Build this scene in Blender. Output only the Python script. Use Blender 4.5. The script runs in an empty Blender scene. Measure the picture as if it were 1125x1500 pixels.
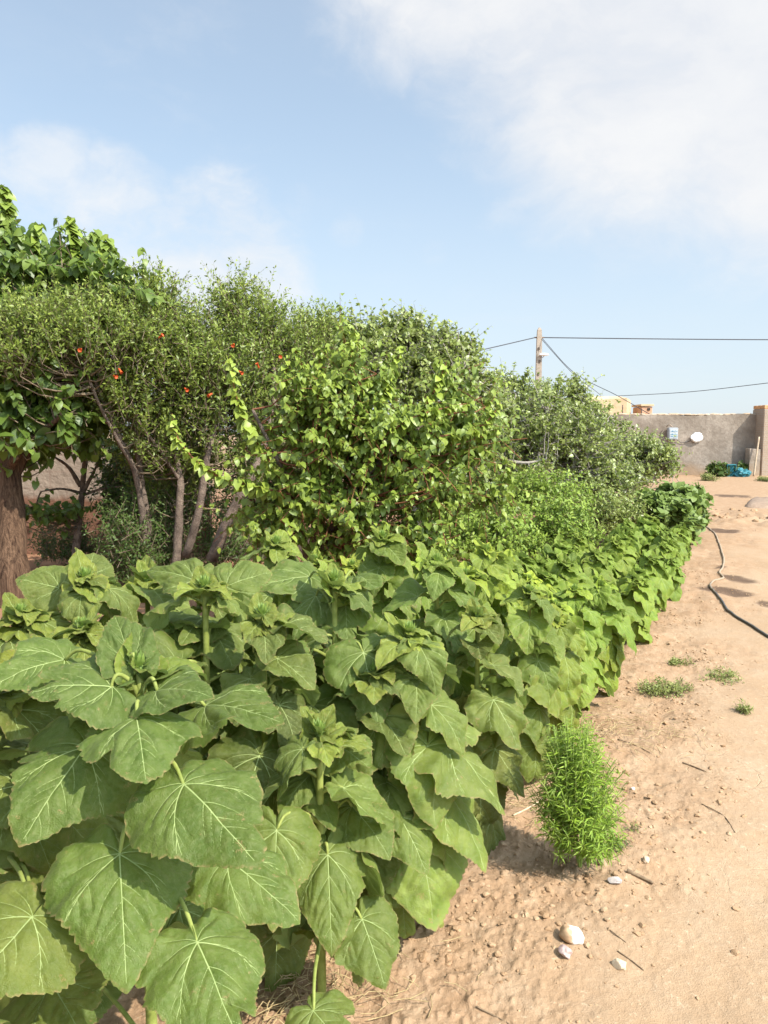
import bpy, math, random
import numpy as np
from mathutils import Vector, Matrix, Euler

rng = np.random.default_rng(11)
random.seed(11)
scene = bpy.context.scene
col = scene.collection
R = math.radians
PITCH = math.atan(115 / 1125)
CAMZ = 1.6
CP, SP = math.cos(PITCH), math.sin(PITCH)
TOSUN = np.array([0.78, -0.62, 1.02]); TOSUN /= np.linalg.norm(TOSUN)


# ------------------------------------------------------------------ measuring
def P(px, py, Y):
    """point of the place seen at photo pixel (px, py) at forward distance Y"""
    u = (px - 562.5) / 1125; v = (750 - py) / 1125
    t = Y / (CP + v * SP)
    return np.array([u * t, Y, CAMZ + t * (v * CP - SP)])


def G(px, py):
    """ground point seen at a photo pixel"""
    u = (px - 562.5) / 1125; v = (750 - py) / 1125
    t = CAMZ / (SP - v * CP)
    return np.array([u * t, t * (CP + v * SP), 0.0])


def top_at(px, py, h):
    """point at height h seen at a photo pixel"""
    u = (px - 562.5) / 1125; v = (750 - py) / 1125
    t = (CAMZ - h) / (SP - v * CP)
    return np.array([u * t, t * (CP + v * SP), h])


def unit(v):
    v = np.asarray(v, float)
    return v / np.maximum(np.linalg.norm(v, axis=-1, keepdims=True), 1e-9)


# ------------------------------------------------------------------ noise
def _h(ix, iy, iz, seed):
    h = (ix.astype(np.int64) * 374761393 + iy.astype(np.int64) * 668265263 + iz.astype(np.int64) * 2147483647 + seed * 974711) & 0xffffffff
    h = ((h ^ (h >> 13)) * 1274126177) & 0xffffffff
    h = ((h ^ (h >> 16)) * 2246822519) & 0xffffffff
    return ((h ^ (h >> 15)) & 0xffff) / 32767.5 - 1.0


def vnoise(p, seed=0):
    p = np.asarray(p, float)
    if p.shape[-1] == 2:
        p = np.concatenate([p, np.zeros(p.shape[:-1] + (1,))], -1)
    i = np.floor(p); f = p - i; f = f * f * (3 - 2 * f)
    ix, iy, iz = i[..., 0], i[..., 1], i[..., 2]
    fx, fy, fz = f[..., 0], f[..., 1], f[..., 2]
    r = 0
    for a in (0, 1):
        for b in (0, 1):
            for c in (0, 1):
                w = (fx if a else 1 - fx) * (fy if b else 1 - fy) * (fz if c else 1 - fz)
                r = r + w * _h(ix + a, iy + b, iz + c, seed)
    return r


def fbm(p, octv=4, seed=0):
    p = np.asarray(p, float); a = 1.0; r = 0; f = 1.0
    for o in range(octv):
        r = r + a * vnoise(p * f + 17.3 * o, seed + o); a *= .5; f *= 2.03
    return r


def sstep(a, b, x):
    t = np.clip((x - a) / (b - a), 0, 1)
    return t * t * (3 - 2 * t)


# ------------------------------------------------------------------ mesh helpers
class MB:
    """collects faces of one mesh"""
    def __init__(s):
        s.V = []; s.F = []; s.n = 0; s.A = {}

    def add(s, V, F, mi=0, smooth=True, **attr):
        V = np.asarray(V, float).reshape(-1, 3)
        if not isinstance(F, (list, tuple)): F = [F]
        for f in F:
            f = np.asarray(f, np.int64)
            if len(f): s.F.append((f + s.n, mi, smooth))
        s.V.append(V)
        for k in set(list(attr) + list(s.A)):
            d = s.A.setdefault(k, [])
            have = sum(len(x) for x in d)
            if have < s.n: d.append(np.zeros(s.n - have))
            if k in attr: d.append(np.broadcast_to(np.asarray(attr[k], float), (len(V),)).copy())
        s.n += len(V)

    def mesh(s, name, mats):
        me = bpy.data.meshes.new(name)
        V = np.concatenate(s.V)
        me.vertices.add(len(V)); me.vertices.foreach_set('co', V.astype(np.float32).ravel())
        li, ls, mi, sm = [], [], [], []
        off = 0
        for f, m, k in s.F:
            n, w = f.shape
            li.append(f.ravel()); ls.append(off + np.arange(n) * w); off += n * w
            mi.append(np.full(n, m)); sm.append(np.full(n, k))
        li = np.concatenate(li); ls = np.concatenate(ls)
        me.loops.add(len(li)); me.loops.foreach_set('vertex_index', li.astype(np.int32))
        me.polygons.add(len(ls)); me.polygons.foreach_set('loop_start', ls.astype(np.int32))
        me.polygons.foreach_set('material_index', np.concatenate(mi).astype(np.int32))
        me.polygons.foreach_set('use_smooth', np.concatenate(sm).astype(bool))
        for k, d in s.A.items():
            a = np.concatenate(d)
            if len(a) < len(V): a = np.concatenate([a, np.zeros(len(V) - len(a))])
            at = me.attributes.new(k, 'FLOAT', 'POINT'); at.data.foreach_set('value', a.astype(np.float32))
        me.update(calc_edges=True)
        for m in (mats if isinstance(mats, (list, tuple)) else [mats]): me.materials.append(m)
        return me

    def obj(s, name, mats, parent=None, loc=None):
        if loc is not None:
            s.V = [v - np.asarray(loc) for v in s.V]
        o = bpy.data.objects.new(name, s.mesh(name, mats)); col.objects.link(o)
        if parent is not None: o.parent = parent
        elif loc is not None: o.location = loc
        return o


def tag(o, label=None, cat=None, group=None, kind=None):
    if label: o['label'] = label
    if cat: o['category'] = cat
    if group: o['group'] = group
    if kind: o['kind'] = kind
    return o


def empty(name, loc, label, cat, group=None):
    o = bpy.data.objects.new(name, None); col.objects.link(o)
    o.location = loc; o.empty_display_size = .1
    return tag(o, label, cat, group)


def tubes(pts, rad, sides):
    """pts (S,K,3), rad (S,K) -> verts, quads"""
    pts = np.asarray(pts, float); S, K, _ = pts.shape
    rad = np.broadcast_to(np.asarray(rad, float), (S, K))
    T = np.gradient(pts, axis=1) if K > 1 else pts
    T = unit(T)
    ref = np.where(np.abs(T[..., 2:3]) > .9, np.array([1., 0, 0]), np.array([0, 0, 1.]))
    ref = np.broadcast_to(ref[:, K // 2:K // 2 + 1], T.shape)
    A = unit(np.cross(T, ref)); B = np.cross(T, A)
    ang = np.arange(sides) * 2 * math.pi / sides
    V = pts[:, :, None] + rad[:, :, None, None] * (A[:, :, None] * np.cos(ang)[:, None] + B[:, :, None] * np.sin(ang)[:, None])
    i = np.arange(S)[:, None, None] * K * sides + np.arange(K - 1)[None, :, None] * sides
    j = np.arange(sides)[None, None, :]; j2 = (j + 1) % sides
    Q = np.stack([i + j, i + j2, i + sides + j2, i + sides + j], -1).reshape(-1, 4)
    return V.reshape(-1, 3), Q


def smooth_path(pts, n):
    pts = np.asarray(pts, float)
    if len(pts) == 2:
        return pts[0] + (pts[1] - pts[0]) * np.linspace(0, 1, n)[:, None]
    d = np.r_[0, np.cumsum(np.linalg.norm(np.diff(pts, axis=0), axis=1))]
    m = np.gradient(pts, d, axis=0)
    t = np.linspace(0, d[-1], n); k = np.clip(np.searchsorted(d, t, 'right') - 1, 0, len(d) - 2)
    h = d[k + 1] - d[k]; u = ((t - d[k]) / h)[:, None]; h = h[:, None]
    return ((2 * u**3 - 3 * u**2 + 1) * pts[k] + (u**3 - 2 * u**2 + u) * h * m[k]
            + (-2 * u**3 + 3 * u**2) * pts[k + 1] + (u**3 - u**2) * h * m[k + 1])


def add_tube(mb, pts, r0, r1, sides=8, n=14, rough=0., mi=0, cap=True, seed=1, **attr):
    p = smooth_path(pts, n)
    r = np.linspace(r0, r1, n) if np.isscalar(r1) else np.interp(np.linspace(0, 1, n), np.linspace(0, 1, len(r1)), r1)
    V, Q = tubes(p[None], r[None], sides)
    if rough:
        c = np.repeat(p, sides, 0)
        d = V - c
        V = c + d * (1 + rough * fbm(V * (1.2 / max(r0, .01)), 3, seed))[:, None]
    F = [Q]
    if cap: F += [np.arange(sides)[::-1][None], (np.arange(sides) + (n - 1) * sides)[None]]
    mb.add(V, F, mi, **attr)


def add_box(mb, c, s, rz=0, mi=0, bev=0.0, **attr):
    """box with chamfered vertical and top edges"""
    c = np.asarray(c, float); hx, hy, hz = np.asarray(s, float) / 2
    b = min(bev, hx * .9, hy * .9, hz * .9)
    if b <= 0: b = 1e-4
    ring = lambda ex, ey, z: [(-ex, -ey + 0, z), (ex, -ey, z), (ex, ey, z), (-ex, ey, z)]
    def oct_(inset, z):
        ex, ey = hx - inset, hy - inset
        return [(-ex + b, -ey, z), (ex - b, -ey, z), (ex, -ey + b, z), (ex, ey - b, z), (ex - b, ey, z), (-ex + b, ey, z), (-ex, ey - b, z), (-ex, -ey + b, z)]
    L = oct_(b * .0, -hz) + oct_(0, hz - b) + oct_(b, hz)
    V = np.array(L); ca, sa = math.cos(rz), math.sin(rz)
    V = np.stack([V[:, 0] * ca - V[:, 1] * sa, V[:, 0] * sa + V[:, 1] * ca, V[:, 2]], 1) + c
    Q = []
    for k in (0, 8):
        for i in range(8): Q.append([k + i, k + (i + 1) % 8, k + 8 + (i + 1) % 8, k + 8 + i])
    mb.add(V, [np.array(Q), np.arange(8)[::-1][None], (np.arange(8) + 16)[None]], mi, False, **attr)


# ------------------------------------------------------------------ materials
def newmat(name):
    m = bpy.data.materials.new(name); m.use_nodes = True
    nt = m.node_tree; nt.nodes.clear()
    return m, nt


class NT:
    def __init__(s, nt): s.nt = nt
    def n(s, t, **kw):
        nd = s.nt.nodes.new(t)
        ins = kw.pop('ins', {})
        for k, v in kw.items(): setattr(nd, k, v)
        for k, v in ins.items():
            if isinstance(v, bpy.types.NodeSocket): s.nt.links.new(v, nd.inputs[k])
            else: nd.inputs[k].default_value = v
        return nd
    def noise(s, scale, detail=4, vec=None, rough=.55):
        ins = {'Scale': scale, 'Detail': detail, 'Roughness': rough}
        if vec is not None: ins['Vector'] = vec
        return s.n('ShaderNodeTexNoise', ins=ins).outputs['Fac']
    def mix(s, f, a, b, mode='MIX'):
        nd = s.nt.nodes.new('ShaderNodeMix'); nd.data_type = 'RGBA'; nd.blend_type = mode
        for k, v in ((0, f), (6, a), (7, b)):
            if isinstance(v, bpy.types.NodeSocket): s.nt.links.new(v, nd.inputs[k])
            else: nd.inputs[k].default_value = v if k == 0 else (tuple(v) + (1,))[:4]
        return nd.outputs[2]
    def ramp(s, f, stops):
        nd = s.nt.nodes.new('ShaderNodeValToRGB')
        s.nt.links.new(f, nd.inputs[0])
        el = nd.color_ramp.elements
        while len(el) < len(stops): el.new(.5)
        for e, (p, c) in zip(el, stops):
            e.position = p; e.color = (tuple(c) + (1,))[:4] if not np.isscalar(c) else (c, c, c, 1)
        return nd.outputs[0]
    def math(s, op, a, b=0., c=None):
        nd = s.nt.nodes.new('ShaderNodeMath'); nd.operation = op
        for k, v in enumerate((a, b) if c is None else (a, b, c)):
            if isinstance(v, bpy.types.NodeSocket): s.nt.links.new(v, nd.inputs[k])
            else: nd.inputs[k].default_value = v
        return nd.outputs[0]
    def attr(s, name): return s.n('ShaderNodeAttribute', attribute_name=name).outputs['Fac']
    def out(s, sh): s.nt.links.new(sh, s.n('ShaderNodeOutputMaterial').inputs[0])
    def bump(s, h, strength, dist): return s.n('ShaderNodeBump', ins={'Height': h, 'Strength': strength, 'Distance': dist}).outputs[0]
    def bsdf(s, **ins):
        return s.n('ShaderNodeBsdfPrincipled', ins={k.replace('_', ' '): v for k, v in ins.items()}).outputs[0]


def c4(c): return (c[0], c[1], c[2], 1)


def simple_mat(name, a, b, scale=8, rough=.9, bump=.3, bdist=.01, detail=6, spec=.25):
    m, nt = newmat(name); N = NT(nt)
    pos = N.n('ShaderNodeNewGeometry').outputs['Position']
    f = N.noise(scale, detail, pos); f2 = N.noise(scale * 6, 4, pos)
    f = N.math('ADD', N.math('MULTIPLY', f, .65), N.math('MULTIPLY', f2, .35))
    c = N.ramp(f, [(.36, a), (.64, b)])
    N.out(N.bsdf(Base_Color=c, Roughness=rough, Specular_IOR_Level=spec, Normal=N.bump(f2, bump, bdist)))
    return m


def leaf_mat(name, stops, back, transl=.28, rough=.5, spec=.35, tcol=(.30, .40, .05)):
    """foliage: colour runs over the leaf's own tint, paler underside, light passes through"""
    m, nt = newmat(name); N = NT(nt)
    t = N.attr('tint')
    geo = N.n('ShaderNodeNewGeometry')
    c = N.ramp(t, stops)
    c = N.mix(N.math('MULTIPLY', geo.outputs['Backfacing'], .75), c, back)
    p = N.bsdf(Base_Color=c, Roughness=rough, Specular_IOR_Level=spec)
    tr = N.n('ShaderNodeBsdfTranslucent', ins={'Color': N.mix(.5, c, tcol)}).outputs[0]
    mx = N.n('ShaderNodeMixShader', ins={0: transl, 1: p, 2: tr}).outputs[0]
    N.out(mx)
    return m


def sunflower_mat():
    m, nt = newmat('sunflower_leaf'); N = NT(nt)
    geo = N.n('ShaderNodeNewGeometry')
    fx, fy, edge = N.attr('fx'), N.attr('fy'), N.attr('edge')
    oi = N.n('ShaderNodeObjectInfo')
    vec = N.n('ShaderNodeCombineXYZ', ins={0: fx, 1: fy, 2: N.math('MULTIPLY', oi.outputs['Random'], 37.)}).outputs[0]
    n1 = N.noise(5, 5, vec); n2 = N.noise(24, 4, vec); n3 = N.noise(90, 3, vec)
    vor = N.n('ShaderNodeTexVoronoi', feature='DISTANCE_TO_EDGE', ins={'Vector': vec, 'Scale': 26.}).outputs['Distance']
    c = N.ramp(n1, [(.3, (.082, .117, .017)), (.55, (.118, .150, .025)), (.75, (.162, .190, .042))])
    c = N.mix(1., c, oi.outputs['Color'], 'MULTIPLY')
    c = N.mix(N.math('MULTIPLY', N.ramp(n2, [(.45, 0), (.7, 1)]), .38), c, (.185, .205, .075))
    # fine net of small veins
    net = N.ramp(vor, [(0, 1), (.10, 0)])
    c = N.mix(N.math('MULTIPLY', net, .06), c, (.20, .29, .10))
    # scorched rims and a few brown specks
    sp = N.ramp(N.noise(9, 2, vec), [(.655, 0), (.69, 1)])
    sp = N.math('MULTIPLY', sp, N.ramp(n3, [(.45, 0), (.6, 1)]))
    sp = N.math('MULTIPLY', sp, N.ramp(edge, [(.35, 0), (.7, 1)]))
    rim = N.math('MULTIPLY', N.ramp(edge, [(.965, 0), (.995, 1)]), N.ramp(n2, [(.42, 0), (.62, 1)]))
    c = N.mix(N.math('MULTIPLY', N.math('MAXIMUM', sp, rim), .75), c, (.30, .20, .085))
    c = N.mix(N.math('MULTIPLY', geo.outputs['Backfacing'], .6), c, (.25, .33, .11))
    h = N.math('ADD', N.math('MULTIPLY', net, -.12), N.math('ADD', N.math('MULTIPLY', n2, .9), N.math('MULTIPLY', n3, .5)))
    bp = N.bump(h, .5, .006)
    p = N.bsdf(Base_Color=c, Roughness=.52, Specular_IOR_Level=.25, Normal=bp, Sheen_Weight=.03, Sheen_Roughness=.4)
    tr = N.n('ShaderNodeBsdfTranslucent', ins={'Color': N.mix(.5, c, (.34, .46, .06)), 'Normal': bp}).outputs[0]
    N.out(N.n('ShaderNodeMixShader', ins={0: .28, 1: p, 2: tr}).outputs[0])
    return m


def stalk_mat(name, a, b):
    m, nt = newmat(name); N = NT(nt)
    pos = N.n('ShaderNodeNewGeometry').outputs['Position']
    c = N.ramp(N.noise(30, 4, pos), [(.35, a), (.65, b)])
    N.out(N.bsdf(Base_Color=c, Roughness=.55, Specular_IOR_Level=.22, Sheen_Weight=.02, Normal=N.bump(N.noise(250, 3, pos), .5, .002)))
    return m


M = {}
M['sf'] = sunflower_mat()
M['stalk'] = stalk_mat('sunflower_stalk', (.17, .20, .04), (.27, .30, .075))
M['vein'] = stalk_mat('pale_vein', (.21, .26, .085), (.29, .34, .125))
M['bud'] = leaf_mat('bud_green', [(0, (.16, .26, .05)), (1, (.30, .40, .09))], (.2, .28, .08), .3)
M['bark'] = simple_mat('bark', (.09, .065, .05), (.27, .20, .15), 14, .95, .9, .02)
def fibre_bark(name, a, b):
    m, nt = newmat(name); N = NT(nt)
    pos = N.n('ShaderNodeVectorMath', operation='MULTIPLY', ins={0: N.n('ShaderNodeNewGeometry').outputs['Position'], 1: (1, 1, .09)}).outputs[0]
    f = N.noise(26, 7, pos, .7); f2 = N.noise(70, 4, pos)
    c = N.ramp(N.math('ADD', N.math('MULTIPLY', f, .7), N.math('MULTIPLY', f2, .3)), [(.38, a), (.62, b)])
    N.out(N.bsdf(Base_Color=c, Roughness=.95, Specular_IOR_Level=.15, Normal=N.bump(N.math('ADD', f, N.math('MULTIPLY', f2, .4)), 1., .05)))
    return m


M['barkred'] = fibre_bark('bark_old', (.04, .021, .013), (.21, .125, .075))
M['twig'] = simple_mat('twig', (.12, .085, .055), (.24, .18, .115), 30, .9, .3, .003)
M['twigred'] = simple_mat('twig_reddish', (.16, .055, .03), (.26, .11, .05), 30, .8, .3, .003)
M['twiggrey'] = simple_mat('twig_grey', (.20, .17, .14), (.36, .32, .27), 30, .9, .3, .003)
M['mulb'] = leaf_mat('mulberry_leaf', [(0, (.040, .080, .015)), (.6, (.115, .175, .028)), (1, (.30, .38, .06))], (.10, .16, .05), .38, .42, .45)
M['pome'] = leaf_mat('pomegranate_leaf', [(0, (.095, .14, .024)), (.6, (.22, .28, .048)), (1, (.42, .47, .085))], (.12, .15, .05), .38, .42, .45)
M['apri'] = leaf_mat('apricot_leaf', [(0, (.11, .165, .024)), (.6, (.215, .285, .042)), (1, (.36, .44, .065))], (.17, .22, .085), .38, .42, .45)
M['pist'] = leaf_mat('pistachio_leaf', [(0, (.135, .175, .042)), (.6, (.265, .31, .078)), (1, (.42, .45, .12))], (.17, .19, .085), .38, .38, .55)
M['shrub'] = leaf_mat('low_shrub_leaf', [(0, (.12, .19, .03)), (.6, (.25, .35, .05)), (1, (.42, .50, .075))], (.15, .20, .06), .38)
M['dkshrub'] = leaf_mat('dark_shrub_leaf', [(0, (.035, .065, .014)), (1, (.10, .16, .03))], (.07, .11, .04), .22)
M['clump'] = leaf_mat('round_leaf', [(0, (.105, .155, .030)), (1, (.20, .265, .055))], (.13, .2, .08), .22)
M['koch'] = leaf_mat('feathery_leaf', [(0, (.12, .20, .020)), (.6, (.22, .33, .032)), (1, (.34, .44, .05))], (.2, .3, .06), .32)
M['weed'] = leaf_mat('weed_leaf', [(0, (.12, .15, .04)), (.6, (.24, .27, .07)), (1, (.46, .42, .15))], (.2, .22, .08), .25)
M['flower'] = simple_mat('flower_red', (.45, .05, .015), (.60, .11, .025), 40, .5, .1, .002)

# ------------------------------------------------------------------ ground
ROW_D = np.array([.447, .894]); ROW_N = np.array([.894, -.447])


def row_se(x, y): return .447 * x + .894 * y, .894 * x - .447 * y
def row_xy(s, e): return s * .447 + e * .894, s * .894 - e * .447


DAMP = [(1078, 872, 35, 9), (1086, 852, 30, 7.5), (1060, 780, 20, 3.2), (1130, 886, 26, 8), (1054, 836, 16, 1.6), (1072, 727, 28, 2.2)]


def bed_mask(x, y):
    s, e = row_se(x, y)
    n = fbm(np.stack([x, y], -1) * 1.3, 3, 5)
    return sstep(.10, -.62, e + .30 * n - .02 * np.maximum(s - 5, 0))


def height(x, y):
    x = np.asarray(x, float); y = np.asarray(y, float)
    p = np.stack([x, y], -1)
    d = np.hypot(x, y)
    b = bed_mask(x, y); s, e = row_se(x, y)
    fade = 1 - sstep(9, 22, d)
    lump = np.maximum(fbm(p * 22, 4, 21), -.2)
    z = b * (fbm(p * 4, 3, 31) * .017 + lump * .0055 + np.maximum(fbm(p * 42, 2, 41) - .25, 0) * .014 + np.abs(fbm(p * 75, 2, 43)) * .004)
    z = z + (1 - b) * (fbm(p * 1.6, 3, 51) * .010 + fbm(p * 14, 3, 61) * .0018 + np.maximum(fbm(p * 40, 2, 63) - .6, 0) * .005)
    z = z + .03 * sstep(.35, -.55, e) * (1 - sstep(-3.2, -4.5, e))
    z = z * fade + (1 - fade) * fbm(p * .25, 3, 71) * .03
    # scraped, broken ground half way along the path
    for (px, py, rr, am) in ((1085, 757, 1.0, .10), (1070, 765, .7, .06)):
        g = G(px, py)
        q = np.exp(-(((x - g[0]) / rr) ** 2 + ((y - g[1]) / rr) ** 2))
        z = z + q * am * np.abs(fbm(p * 3.3, 3, 81))
    return z


def GH(px, py):
    g = G(px, py); u = (px - 562.5) / 1125; v = (750 - py) / 1125
    for _ in range(8):
        t = (CAMZ - float(height(g[0], g[1]))) / (SP - v * CP)
        g = np.array([u * t, t * (CP + v * SP), 0.0])
    return g


def damp_mask(x, y):
    m = 0 * x
    n = fbm(np.stack([x, y], -1) * 2.2, 4, 91)
    for (px, py, a, b) in DAMP:
        c = G(px, py); rx = np.abs(G(px + a, py)[0] - c[0]); ry = abs(G(px, py - b)[1] - G(px, py + b)[1]) / 2
        q = np.sqrt(((x - c[0]) / rx) ** 2 + ((y - c[1]) / ry) ** 2) + .55 * n
        m = np.maximum(m, 1 - sstep(.62, 1.0, q))
    return m


def build_ground():
    fine = np.arange(R(-14), R(46), .0024)
    az = np.concatenate([np.linspace(R(-180), R(-55), 60, endpoint=False), np.linspace(R(-55), R(-14), 260, endpoint=False), fine, np.linspace(R(46), R(180), 70, endpoint=False)])
    rr = [.25]
    while rr[-1] < 900:
        r = rr[-1]
        k = .03 if r < 1.2 else (.0042 if r < 7 else (.0075 if r < 16 else (.02 if r < 45 else .12)))
        rr.append(r * (1 + k))
    rr = np.array(rr); na, nr = len(az), len(rr)
    A, RR = np.meshgrid(az, rr)
    x = np.sin(A) * RR; y = np.cos(A) * RR
    z = height(x, y)
    V = np.stack([x, y, z], -1).reshape(-1, 3)
    i = (np.arange(nr - 1)[:, None] * na + np.arange(na)[None]); j = (np.arange(nr - 1)[:, None] * na + (np.arange(na)[None] + 1) % na)
    Q = np.stack([i, j, j + na, i + na], -1).reshape(-1, 4)
    V = np.concatenate([V, [[0, 0, 0]]]); c = len(V) - 1
    T = np.stack([np.full(na, c), (np.arange(na) + 1) % na, np.arange(na)], -1)
    fx, fy = V[:, 0], V[:, 1]
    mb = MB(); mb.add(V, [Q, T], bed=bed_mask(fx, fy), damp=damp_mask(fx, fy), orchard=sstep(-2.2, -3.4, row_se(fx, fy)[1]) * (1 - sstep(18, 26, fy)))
    m, nt = newmat('dry_earth'); N = NT(nt)
    pos = N.n('ShaderNodeNewGeometry').outputs['Position']
    bed, damp, orch = N.attr('bed'), N.attr('damp'), N.attr('orchard')
    n1 = N.noise(.9, 6, pos, .6); n2 = N.noise(7, 6, pos, .65); n3 = N.noise(45, 5, pos, .65); n4 = N.noise(220, 3, pos)
    path = N.ramp(n1, [(.3, (.295, .194, .112)), (.5, (.35, .238, .144)), (.72, (.395, .286, .184))])
    soil = N.ramp(n2, [(.28, (.25, .145, .078)), (.5, (.325, .205, .118)), (.72, (.395, .27, .165))])
    c = N.mix(bed, path, soil)
    c = N.mix(N.math('MULTIPLY', N.ramp(n2, [(.40, 1), (.58, 0)]), .30), c, (.36, .225, .12))
    c = N.mix(N.math('MULTIPLY', N.ramp(n3, [(.42, 1), (.56, 0)]), .28), c, (.30, .19, .105))
    c = N.mix(N.math('MULTIPLY', N.ramp(n3, [(.60, 0), (.72, 1)]), .35), c, (.66, .53, .36))
    c = N.mix(N.math('MULTIPLY', N.ramp(n4, [(.62, 0), (.74, 1)]), .25), c, (.68, .57, .42))
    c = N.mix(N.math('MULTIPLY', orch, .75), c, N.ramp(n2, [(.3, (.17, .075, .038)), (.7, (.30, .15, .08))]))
    c = N.mix(N.math('MULTIPLY', damp, .92), c, N.ramp(n2, [(.3, (.075, .043, .024)), (.7, (.12, .07, .041))]))
    h = N.math('ADD', N.math('MULTIPLY', n2, .35), N.math('ADD', N.math('MULTIPLY', n3, .6), N.math('MULTIPLY', n4, .38)))
    vor = N.n('ShaderNodeTexVoronoi', ins={'Vector': pos, 'Scale': 60.}).outputs['Distance']
    wp = N.n('ShaderNodeVectorMath', operation='MULTIPLY_ADD', ins={0: N.n('ShaderNodeTexNoise', ins={'Scale': 9., 'Detail': 4., 'Vector': pos}).outputs['Color'], 1: (.12, .12, .0), 2: pos}).outputs[0]
    crk = N.ramp(N.n('ShaderNodeTexVoronoi', feature='DISTANCE_TO_EDGE', ins={'Vector': wp, 'Scale': 7.}).outputs['Distance'], [(.0, 1), (.035, 0)])
    crk = N.math('MULTIPLY', crk, N.ramp(n1, [(.52, 0), (.66, 1)]))
    h = N.math('ADD', h, N.math('MULTIPLY', crk, -.35))
    h = N.math('ADD', h, N.math('MULTIPLY', N.math('MULTIPLY', vor, bed), -.35))
    rough = N.math('SUBTRACT', .95, N.math('MULTIPLY', damp, .2))
    N.out(N.bsdf(Base_Color=c, Roughness=rough, Specular_IOR_Level=.2, Normal=N.bump(h, .75, .011)))
    tag(mb.obj('ground', m), kind='structure')
    return m


M['earth'] = build_ground()


def ico(sub=1):
    t = (1 + 5 ** .5) / 2
    V = [(-1, t, 0), (1, t, 0), (-1, -t, 0), (1, -t, 0), (0, -1, t), (0, 1, t), (0, -1, -t), (0, 1, -t), (t, 0, -1), (t, 0, 1), (-t, 0, -1), (-t, 0, 1)]
    F = [(0, 11, 5), (0, 5, 1), (0, 1, 7), (0, 7, 10), (0, 10, 11), (1, 5, 9), (5, 11, 4), (11, 10, 2), (10, 7, 6), (7, 1, 8), (3, 9, 4), (3, 4, 2), (3, 2, 6), (3, 6, 8), (3, 8, 9), (4, 9, 5), (2, 4, 11), (6, 2, 10), (8, 6, 7), (9, 8, 1)]
    V = [tuple(unit(v)) for v in V]
    for _ in range(sub):
        mid = {}; F2 = []
        def m(a, b):
            k = (min(a, b), max(a, b))
            if k not in mid:
                mid[k] = len(V); V.append(tuple(unit((np.array(V[a]) + V[b]) / 2)))
            return mid[k]
        for a, b, c in F:
            ab, bc, ca = m(a, b), m(b, c), m(c, a)
            F2 += [(a, ab, ca), (b, bc, ab), (c, ca, bc), (ab, bc, ca)]
        F = F2
    return np.array(V), np.array(F)


IV1, IF1 = ico(1)
IV2, IF2 = ico(2)
IV3, IF3 = ico(3)


def scatter_clods():
    n = 20000
    s = .9 + 8.5 * rng.random(n) ** 1.5
    e = -1.3 + 1.35 * rng.random(n)
    x, y = row_xy(s, e)
    keep = rng.random(n) < bed_mask(x, y) * (.12 + .88 * (vnoise(np.stack([x, y], -1) * 3, 3) > .05))
    x, y = x[keep], y[keep]
    m = 7000
    s2 = 1.6 + 9 * rng.random(m) ** 1.8; e2 = -.5 + 3.6 * rng.random(m)
    x2, y2 = row_xy(s2, e2)
    r = np.concatenate([.0022 + .0125 * rng.random(len(x)) ** 4.5, .0012 + .0065 * rng.random(m) ** 6])
    rb = G(1083, 757); nb = 90
    x3 = rb[0] + rng.normal(size=nb) * .45; y3 = rb[1] + rng.normal(size=nb) * .7
    x2 = np.concatenate([x2, x3]); y2 = np.concatenate([y2, y3]); r = np.concatenate([r, .012 + .07 * rng.random(nb) ** 3])
    x = np.concatenate([x, x2]); y = np.concatenate([y, y2]); n = len(x)
    z = height(x, y)
    base = IV1; k = len(base)
    sh = .72 + .5 * rng.random((n, 1, 3))
    V = base[None] * sh
    V = V * (1 + .28 * vnoise(base[None] * 1.7 + rng.random((n, 1, 3)) * 50, 9)[..., None])
    dd = unit(rng.normal(size=(n, 4, 3)))
    for q in range(4):
        pr = (V * dd[:, q:q + 1]).sum(2); V = V - np.maximum(pr - .55, 0)[..., None] * dd[:, q:q + 1]
    V = V * r[:, None, None]; V[..., 2] *= .6
    V += np.stack([x, y, z + r * .12], -1)[:, None]
    F = (IF1[None] + (np.arange(n) * k)[:, None, None]).reshape(-1, 3)
    mb = MB(); mb.add(V.reshape(-1, 3), F, 0, False)
    m_, nt = newmat('clod'); N = NT(nt)
    pos = N.n('ShaderNodeNewGeometry').outputs['Position']
    c = N.ramp(N.noise(16, 5, pos), [(.3, (.26, .155, .08)), (.5, (.34, .215, .12)), (.66, (.42, .29, .175))])
    N.out(N.bsdf(Base_Color=c, Roughness=.95, Specular_IOR_Level=.15, Normal=N.bump(N.noise(180, 4, pos), .6, .004)))
    tag(mb.obj('soil_clods', m_), 'small crumbly soil clods and grit lying on the bare earth beside the plants', 'soil', kind='stuff')


scatter_clods()


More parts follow.
